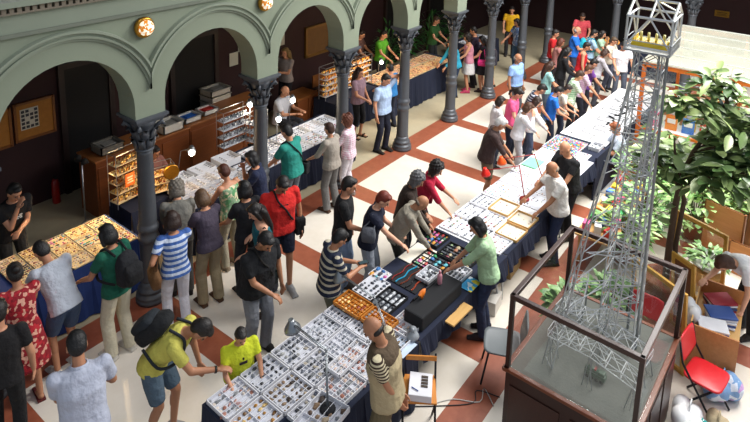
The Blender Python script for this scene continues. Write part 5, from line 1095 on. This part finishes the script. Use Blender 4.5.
# ------------------------------------------------------------------ rubber tree and garden behind the case
def rubber_tree():
    t=thing('rubber_tree','tall rubber tree with broad glossy leaves behind the glass case','tree',(4.35,-5.6,0)); rnd=random.Random(11)
    obj('planter',MB().lathe([(.2,0),(.24,.02),(.28,.36),(.31,.37),(.31,.42),(.26,.42),(.25,.36)],n=24),mat('terracotta','8a4a2c',.8),t,True)
    tr=MB(); tr.tube([(0,0,.3),(.02,.01,.9),(0,.0,1.5),(.04,-.03,1.95),(.1,-.12,2.3),(.2,-.3,2.7),(.25,-.42,3.1)],[.05,.045,.042,.036,.028,.02,.012],9); tr.tube([(.08,-.1,.3),(.06,-.06,.9),(.07,-.09,1.6),(-.05,.05,2.1),(-.1,.1,2.5)],[.035,.032,.03,.022,.01],8)
    br=[((.04,-.03,1.95),(.2,-.45,2.25),(.25,-.85,2.45)),((.1,-.12,2.3),(.3,-.6,2.7),(.3,-.95,2.9)),((.2,-.3,2.7),(-.1,-.1,3.0),(-.2,.1,3.1)),((0,0,1.8),(-.2,.2,2.1),(-.3,.3,2.3)),((.1,-.12,2.2),(-.2,-.5,2.3),(-.3,-.9,2.35)),((.05,-.05,1.9),(.3,-.2,2.0),(.5,-.5,2.1)),((.25,-.42,3.0),(.2,-.35,3.2),(.15,-.25,3.35)),((.04,-.05,1.9),(.2,-.5,2.25),(.3,-1.1,2.35)),((.02,0,1.7),(-.2,-.3,2.1),(-.3,-.7,2.3)),((.1,-.1,2.2),(.5,-.5,2.3),(.7,-.9,2.3)),((0,0,1.9),(.3,.2,2.1),(.5,.3,2.2)),((.1,-.12,2.3),(.35,-.35,2.7),(.5,-.5,2.95)),((.1,-.12,2.3),(0,-.6,2.6),(-.05,-1.0,2.8)),((.04,-.05,2.0),(.1,-.8,2.4),(.1,-1.3,2.6))]
    ends=[]
    for b in br:
        tr.tube(b,[.022,.016,.008],7)
        for k in range(7):
            s=.35+.65*k/6; a,b_,c=map(Vector,b); ends.append(a.lerp(b_,min(1,s*2)) if s<.5 else b_.lerp(c,s*2-1))
    obj('branches',tr,mat('grey_brown_bark','5a4636',.85,var=.25,scale=18,bump=.4),t,True)
    mb=MB()
    def leaf(p,d,L,W):
        sd=d.cross(V(0,0,1))
        if sd.length<.1: sd=V(1,0,0)
        sd.normalize(); sd=(Matrix.Rotation(rnd.uniform(-.7,.7),3,d)@sd); up=sd.cross(d); vs=[];n=6
        for i in range(n+1):
            s=i/n; w_=W*math.sin(PI*min(1,s*.96+.04))**.7*.5; c=p+d*L*s-V(0,0,L*.22*s*s)
            vs+= [c+sd*w_+up*w_*.25,c,c-sd*w_+up*w_*.25]
        mb.add(vs,[(3*i+j,3*i+j+1,3*i+j+4,3*i+j+3) for i in range(n) for j in range(2)])
    for e in ends:
        for k in range(12):
            a=rnd.random()*2*PI; d=V(math.cos(a),math.sin(a),rnd.uniform(-.5,.6)).normalized(); q=e+V(rnd.uniform(-.2,.2),rnd.uniform(-.2,.2),rnd.uniform(-.14,.12)); leaf(q+d*.03,d,rnd.uniform(.17,.3),rnd.uniform(.08,.13))
    for k in range(18):
        z=.7+k*.09; a=k*2.4; d=V(math.cos(a),math.sin(a),.3).normalized()
        if k%3==0: leaf(V(0,0,z),d,.2,.09)
    obj('foliage',mb,LD,t,True)
rubber_tree()
for k,(x,y,r_,h,lm) in enumerate([(5.7,-5.0,.5,.75,LG),(6.4,-5.6,.55,.9,LP),(6.9,-4.7,.5,.8,LG),(7.5,-5.7,.55,1.0,LG),(8.0,-4.9,.45,.8,LP),(7.5,-6.6,.5,1.1,LG),(6.9,-6.0,.35,.8,LP),(8.0,-6.6,.6,1.2,LG),(5.0,-4.85,.35,.6,LP),(3.35,-5.15,.3,.5,LG),(2.85,-4.75,.22,.45,LG)]):
    leafy('garden_shrub',['light green','lime green','mid green'][k%3]+' leafy shrub in '+['the bed behind the tower','front of the glazed booth, broadest','the bed nearest the white counter','the bed beside the booth post','the bed corner under the booth','the picture edge bed below rubber tree leaves','the bed behind the fern bowl','the farthest corner of the bed','a pot near the white counter','a pot behind the glass case','a pot at the corner of the glass case'][k],(x,y,0),230,r_,h,lm,(.17,.08),seed=20+k,rise=.8)
# clusters of bright booklets and toys on a low stall behind the tower
t=thing('low_stall','low stall board behind the tower crowded with bright goods','stall',(5.55,-4.55,0)); obj('stall_top',MB().box((0,0,.5),(2.2,.55,.03)),M_pine,t)
for sx in(-1,1):
    for sy in(-1,1): obj('leg',MB().box((sx*1.0,sy*.22,.243),(.04,.04,.485)),M_pine,t)
cn=[('pink','d85a8a'),('yellow','e4c02a'),('white','e6e4e2'),('green','3fa05a'),('red','cf2f2a'),('blue','3a6fc0'),('orange','e07a2a')]
for k in range(21):
    i,j=k//3,k%3; nm,cc=cn[(i*3+j*2)%7]
    t=thing('boxed_toy',f'small {nm} boxed toy on low stall, {["front","middle","back"][j]} row, {["first","second","third","fourth","fifth","sixth","seventh"][i]} from the case','toy',(4.65+i*.3,-4.38-j*.17,.517),rnd.uniform(-.4,.4)); h=rnd.uniform(.06,.16)
    obj('box_body',MB().box((0,0,h/2),(.15,.1,h)),mat('card_'+nm,cc,.6,var=.15,scale=25),t,bevel=.004); obj('box_window',MB().box((0,-.052,h/2),(.09,.004,h*.6)),mat('card_white','e6e4e2',.5),t)
# folding red chairs
def red_chair(label,x,y,rz):
    t=thing('folding_chair',label,'chair',(x,y,0),rz); m=mat('red_plastic_panel','d01a26',.4,var=.05); 
    s=MB(); s.loft([SUP(V(0,0,z),V(1,0,0),V(0,1,0),a,b,20,5) for z,a,b in ((.44,.19,.2),(.446,.2,.21),(.462,.2,.21),(.468,.19,.2))]); obj('seat',s,m,t,True)
    M_=Matrix.Rotation(-.25,3,'Y'); s=MB(); c=V(-.23,0,.74); s.loft([SUP(c+M_@V(0,0,z),M_@V(1,0,0),V(0,1,0),.012,b,20,3) for z,b in ((-.13,.19),(-.11,.205),(.09,.205),(.12,.18),(.135,.12))]); obj('backrest',s,m,t,True)
    for sy in(-1,1):
        obj('leg',MB().tube([(-.26,sy*.2,.86),(-.2,sy*.205,.6),(.22,sy*.21,0.01)],.012,7),M_dk,t,True); obj('leg',MB().tube([(.12,sy*.185,.44),(-.22,sy*.19,.01)],.012,7),M_dk,t,True)
    return t
red_chair('bright red folding chair standing open beside the glass case',2.78,-6.36,-PI/2-.15)
red_chair('second red folding chair seen through the end glass of the case',2.9,-5.6,R(178))
# grey plastic chair by the case
t=thing('grey_chair','grey plastic seated chair against the glass case','chair',(1.8,-4.36,0),R(115)); m=mat('grey_plastic','6a6f72',.45,var=.05)
s=MB(); s.loft([SUP(V(0,0,z),V(1,0,0),V(0,1,0),a,b,20,4.5) for z,a,b in ((.43,.2,.2),(.44,.22,.215),(.46,.22,.215),(.45,.19,.19))]); obj('seat',s,m,t,True)
s=MB(); M_=Matrix.Rotation(-.2,3,'Y'); c=V(-.24,0,.68); s.loft([SUP(c+M_@V(0,0,z),M_@V(1,0,0),V(0,1,0),.012,b,20,3) for z,b in ((-.16,.19),(.08,.2),(.13,.16))]); obj('backrest',s,m,t,True)
for sx in(-1,1):
    for sy in(-1,1): obj('leg',MB().tube([(sx*.15,sy*.16,.44),(sx*.22,sy*.2,0.01)],.012,7),M_dk,t,True)
# folding wood stool with a boxed model
t=thing('folding_stool','folding stool with wooden top and black legs beside the bald man','stool',(.57,-4.0,0),R(35)); obj('stool_top',MB().box((0,0,.52),(.36,.34,.02)),M_trayo,t,bevel=.004)
obj('back_slat',MB().box((.2,0,.72),(.02,.36,.05),ry=.15),M_trayo,t,bevel=.004)
for s in(-1,1): obj('leg',MB().tube([(-.14,s*.16,.51),(.2,s*.16,.01)],.012,6),M_dk,t,True); obj('leg',MB().tube([(.22,s*.17,.76),(.14,s*.17,.51),(-.18,s*.17,.01)],.012,6),M_dk,t,True)
t=thing('boxed_specimens','white box with dark mineral slots and a pen on folding stool','box',(.55,-4.02,.532),R(30)); obj('box_body',MB().box((0,0,.04),(.3,.24,.08)),M_trayw,t,bevel=.006)
s=MB(); 
for k in range(4): s.box((-.03+.04*k,-.04,.083),(.025,.07,.01))
obj('mineral_slots',s,mat('brown_black_slots','3a2c20',.6),t); obj('pen',MB().tube([(-.1,.02,.088),(-.06,.09,.088)],.005,6),mat('blue_pen','2a4a9a',.4),t)
# cables on the floor
for k,(pts,c,lb) in enumerate([([(.95,-3.95),(1.15,-4.1),(1.3,-4.35),(1.5,-4.3),(1.35,-4.5)],'c9c6c0','thin white cable curling across the red band by the stool'),([(.75,-3.75),(1.0,-4.05),(1.25,-4.3),(1.42,-4.25),(1.5,-4.5)],'2a2a2c','thin black cable running from the tables to the glass case')]):
    mb=MB(); P_=[V(x,y,.008) for x,y in pts]; mb=strap_mb(P_,.008,closed=False); o=obj('power_cable',mb,mat('cable_'+c,c,.5),None,True); tag(o,lb,'cable')
# boxes under the tables
for k,(u_,v_,lx,h,c,lb) in enumerate([(4.3,.7,.3,.42,'c8b48a','pale cardboard box under the table behind pale green woman'),(4.8,.75,.4,.3,'a88a5a','brown cardboard box beside pale box under table'),(3.9,.95,.3,.2,'d8d4cc','white carrier bag under table by the pale green woman'),(5.6,.6,.45,.3,'b09468','brown cardboard box under the table by the white polo man')]):
    t=thing('cardboard_box',lb,'box',TT(u_,v_,0),ANG+.1*k); obj('box_body',MB().box((0,0,h/2),(lx,.3,h)),mat('card_'+c,c,.85),t,bevel=.005); obj('tape',MB().box((0,0,h+.002),(lx+.002,.05,.004)),mat('tan_tape','9a7a48',.5),t)
# wooden shelving with goods beside the red chair, easels, panels
t=thing('pine_bench_shelf','open pine shelf holding bagged goods behind the red chair','shelf',(3.75,-6.32,0),R(3)); 
for z in(.12,.48): obj('shelf_board',MB().box((0,0,z),(1.0,.5,.02)),M_pine,t)
for sx in(-1,1): obj('side_panel',MB().box((sx*.51,0,.34),(.02,.5,.68)),wood('tan_wood_panel','b06c38','d89a60'),t)
obj('back_panel',MB().box((0,.25,.36),(1.02,.015,.7)),M_pine,t)
for k,(x,y,cs,lb) in enumerate([(3.45,-6.3,['2f5fb0','e8e8ee','c83030'],'stack of striped packets on pine shelf, first from red chair'),(3.75,-6.34,['e8e8ee','30549a','e0e0e4'],'stack of striped packets in middle of pine shelf'),(4.02,-6.3,['e8e8ee','9a2030','2a3a6a'],'stack of dark red packets on pine shelf')]):
    t=thing('packet_stack',lb,'packet',(x,y,.492),.2*k)
    for j in range(5): obj('packet',MB().box((.01*(j%2),0,.015+.028*j),(.24,.32,.022),rz=.08*j),mat('packet_'+cs[j%3],cs[j%3],.5),t,bevel=.006)
t=thing('white_carrier_bag','white plastic carrier bag slumped on the pine shelf','bag',(3.52,-6.06,.49)); b=MB(); 
for k in range(6): b.ell((rnd.uniform(-.1,.1),rnd.uniform(-.06,.06),.1+.1*rnd.random()),(.09,.07,.1))
link('bag_film',solid(b,.015,4,mat('white_plastic_film','e8e8ea',.35)),t)
def easel(label,x,y,rz,w_,h,tilt,fill=None):
    t=thing('leaning_frame',label,'frame',(x,y,0),rz); Mx=Matrix.Rotation(tilt,3,'X'); mb=MB()
    for s in(-1,1): mb.box(Mx@V(s*w_/2,0,h/2),(.05,.03,h),M=Mx)
    for z in(.03,h-.03): mb.box(Mx@V(0,0,z),(w_,.03,.06),M=Mx)
    obj('wood_rim',mb,wood('yellow_pine','c08a2c','e0b050'),t)
    obj('panel',MB().box(Mx@V(0,.0,h/2),(w_-.04,.012,h-.06),M=Mx),fill or M_oak,t); return t
easel('yellow pine framed dark panel leaning behind the case, upright',3.35,-5.75,R(62),.75,1.15,-.12,glass()); easel('tall yellow pine framed panel beside rubber tree',4.75,-5.95,R(68),.7,1.25,-.1,glass()); easel('narrow yellow framed panel next to pine shelf',3.95,-5.92,R(60),.3,1.1,-.12,M_counter)
def door_panel(label,x,y,rz,w_,h):
    t=thing('wooden_screen_panel',label,'panel',(x,y,0),rz); obj('board',MB().box((0,0,h/2),(w_,.03,h)),wood('tan_wood_panel','b06c38','d89a60'),t)
    obj('border',MB().box((0,-.01,h-.03),(w_,.04,.06)).box((0,-.01,.03),(w_,.04,.06)).box((-w_/2,-.01,h/2),(.05,.04,h)).box((w_/2,-.01,h/2),(.05,.04,h)),M_oak,t)
door_panel('tan wooden screen panel beside fern bowl',6.0,-6.05,R(75),.55,.9); door_panel('second tan wooden screen panel near the floor edge',6.5,-6.4,R(15),.6,.95); door_panel('third tan wooden screen panel, lower one',5.75,-6.45,R(80),.5,.5)
t=thing('white_bowl','wide white bowl planter on wooden block','planter',(5.15,-6.02,0.0)); obj('bowl',MB().lathe([(.1,.3),(.14,.31),(.28,.42),(.3,.44),(.26,.44),(.12,.36)],n=26),mat('white_ceramic','dcdcd6',.35),t,True); obj('wooden_block',MB().box((0,0,.15),(.4,.4,.3)),M_pine,t)
leafy('bowl_fern','bright green leafy plant growing in the white bowl','plant' and (5.15,-6.02,.40),110,.24,.22,LG,(.13,.06),pot=False,seed=77)
bpy.data.objects['bowl_fern']['category']='plant'
def sack(label,x,y,r_,h,m,seed,z=0):
    t=thing('shopping_bag',label,'bag',(x,y,z)); b=MB(); rnd_=random.Random(seed)
    for k in range(8): b.ell((rnd_.uniform(-.5,.5)*r_,rnd_.uniform(-.5,.5)*r_,h*(.3+.3*rnd_.random())),(r_*.6,r_*.5,h*.36))
    link('bag_film',solid(b,.016,4,m,'bag_film',.0),t); obj('handle',MB().tube([(-.06,0,h*.8),(-.04,0,h*1.05),(.04,0,h*1.05),(.06,0,h*.8)],.008,6),m,t,True); return t
sack('pale blue plastic shopping bag behind the red folding chair',3.1,-6.5,.22,.34,floral('7fa4d0','d4dcea','c8a0d0',12,'blue_bag_print'),1); sack('white plastic shopping bag by the foot of red chair',2.42,-6.28,.2,.32,mat('white_plastic_film','e8e8ea'),2); sack('teal and white shopping bag at the picture bottom',2.2,-6.42,.22,.34,floral('1f8f8a','dfe6e6','2a6a9a',9,'teal_bag_print'),3); sack('cream cloth bag beside red chair leg',2.5,-6.55,.16,.28,cloth('b8a888'),4)
# book crate and small items near the bending person
crate('low wooden tray of white cups beside the bending person',4.5,-6.15,.0,.4,.3,.12,'a8784a','e0dcd4')
# glazed booth
bt=thing('glazed_booth','orange framed booth with pale glazed roof and goods inside','booth',(0,0,0)); M_or=mat('orange_painted_timber','d2691e',.5,var=.1)
X0,X1,Y0,Y1,ZB,ZR=8.35,12.1,-6.9,-4.15,2.22,2.25
fr=MB()
for x in(X0,X1):
    for y in(Y0,(Y0+Y1)/2,Y1): fr.box((x,y,ZB/2),(.07,.07,ZB))
fr.box(((X0+X1)/2,Y1,ZB),(X1-X0,.07,.08)).box(((X0+X1)/2,Y0,ZB),(X1-X0,.07,.08)).box((X0,(Y0+Y1)/2,ZB),(.07,Y1-Y0,.08)).box((X1,(Y0+Y1)/2,ZB),(.07,Y1-Y0,.08)); fr.box((X0,(Y0+Y1)/2,.9),(.05,Y1-Y0,.05))
obj('frame',fr,M_or,bt)
mr=NT('milky_glazed_roof'); mr.b.inputs['Base Color'].default_value=srgb('e9e6dc'); mr.b.inputs['Roughness'].default_value=.25; mr.b.inputs['Alpha'].default_value=.55; mr.link(mr.mix(mr.noise(1.2,3),srgb('8f9388'),srgb('c4c0ae')),mr.b.inputs['Base Color'])
obj('roof_glass',MB().box(((X0+X1)/2,(Y0+Y1)/2,ZB+.06),(X1-X0+.1,Y1-Y0+.1,.02)),mr.m,bt)
rb=MB(); 
for k in range(6): rb.box((X0+(k)*(X1-X0)/5,(Y0+Y1)/2,ZB+.075),(.012,Y1-Y0+.1,.025))
obj('roof_bars',rb,mat('grey_white_bars','b8bab4',.5),bt)
for (x0,x1,y0,y1) in((X0,X0,Y0,Y1),(X0,X1,Y1,Y1)): obj('side_glass',MB().box(((x0+x1)/2,(y0+y1)/2,1.45),(max(.01,x1-x0-.08),max(.01,y1-y0-.08),1.05)),glass(),bt)
obj('counter_shelf',MB().box((X0+.35,(Y0+Y1)/2,.88),(.6,Y1-Y0-.2,.03)),M_trayw,bt)
for k in range(16):
    nm,cc=cn[(k*3)%7]; 
    t=thing('book_display',f'{nm} covered book propped inside glazed booth, {["lower","upper"][k%2]} row, {["first","second","third","fourth","fifth","sixth","seventh","eighth"][k//2]} from the white counter','book',(X0+.25+.2*(k%2),Y1-.25-.31*(k//2),.897+.0),-PI/2)
    hh=.3+.25*(k%2); obj('cover',MB().box((0,.03,hh/2),(.22,.03,hh),rx=-.1),mat('card_'+nm,cc),t); obj('cover_panel',MB().box((0,.01,hh*.62),(.15,.01,hh*.3),rx=-.1),mat('card_white','e6e4e2'),t)
# far stall lights beyond: small gilt goods on a shelf under the far arcade
quadtable('far stall table with warm glowing goods under far arcade','dark cloth on far stall under the far arcade',14.5,15.2,-3.9,-1.4,0,M_navy)
for k in range(9):
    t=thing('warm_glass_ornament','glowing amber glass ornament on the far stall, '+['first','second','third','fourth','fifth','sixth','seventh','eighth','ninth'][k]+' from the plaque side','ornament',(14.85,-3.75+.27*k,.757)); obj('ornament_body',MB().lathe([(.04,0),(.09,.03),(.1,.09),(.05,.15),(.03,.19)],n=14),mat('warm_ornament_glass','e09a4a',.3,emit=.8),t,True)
# ---- the remaining countless small stones in one object
me=bpy.data.meshes.new('loose_mineral_pieces'); me.from_pydata(SV,[],SF); me.update()
ca=me.color_attributes.new('stone','FLOAT_COLOR','CORNER'); arr=np.empty((len(me.loops),4),np.float32); i=0
for p_,c in zip(me.polygons,SCOL): arr[p_.loop_start:p_.loop_start+p_.loop_total]=c
ca.data.foreach_set('color',arr.ravel())
nt=NT('assorted_mineral_colours'); at_=nt.node('ShaderNodeVertexColor'); at_.layer_name='stone'; nt.link(at_.outputs[0],nt.b.inputs['Base Color']); nt.b.inputs['Roughness'].default_value=.45
me.materials.append(nt.m); o=link('loose_mineral_pieces',me); tag(o,'countless small stones, beads and chips laid out in all the stall trays','minerals',None,'stuff')
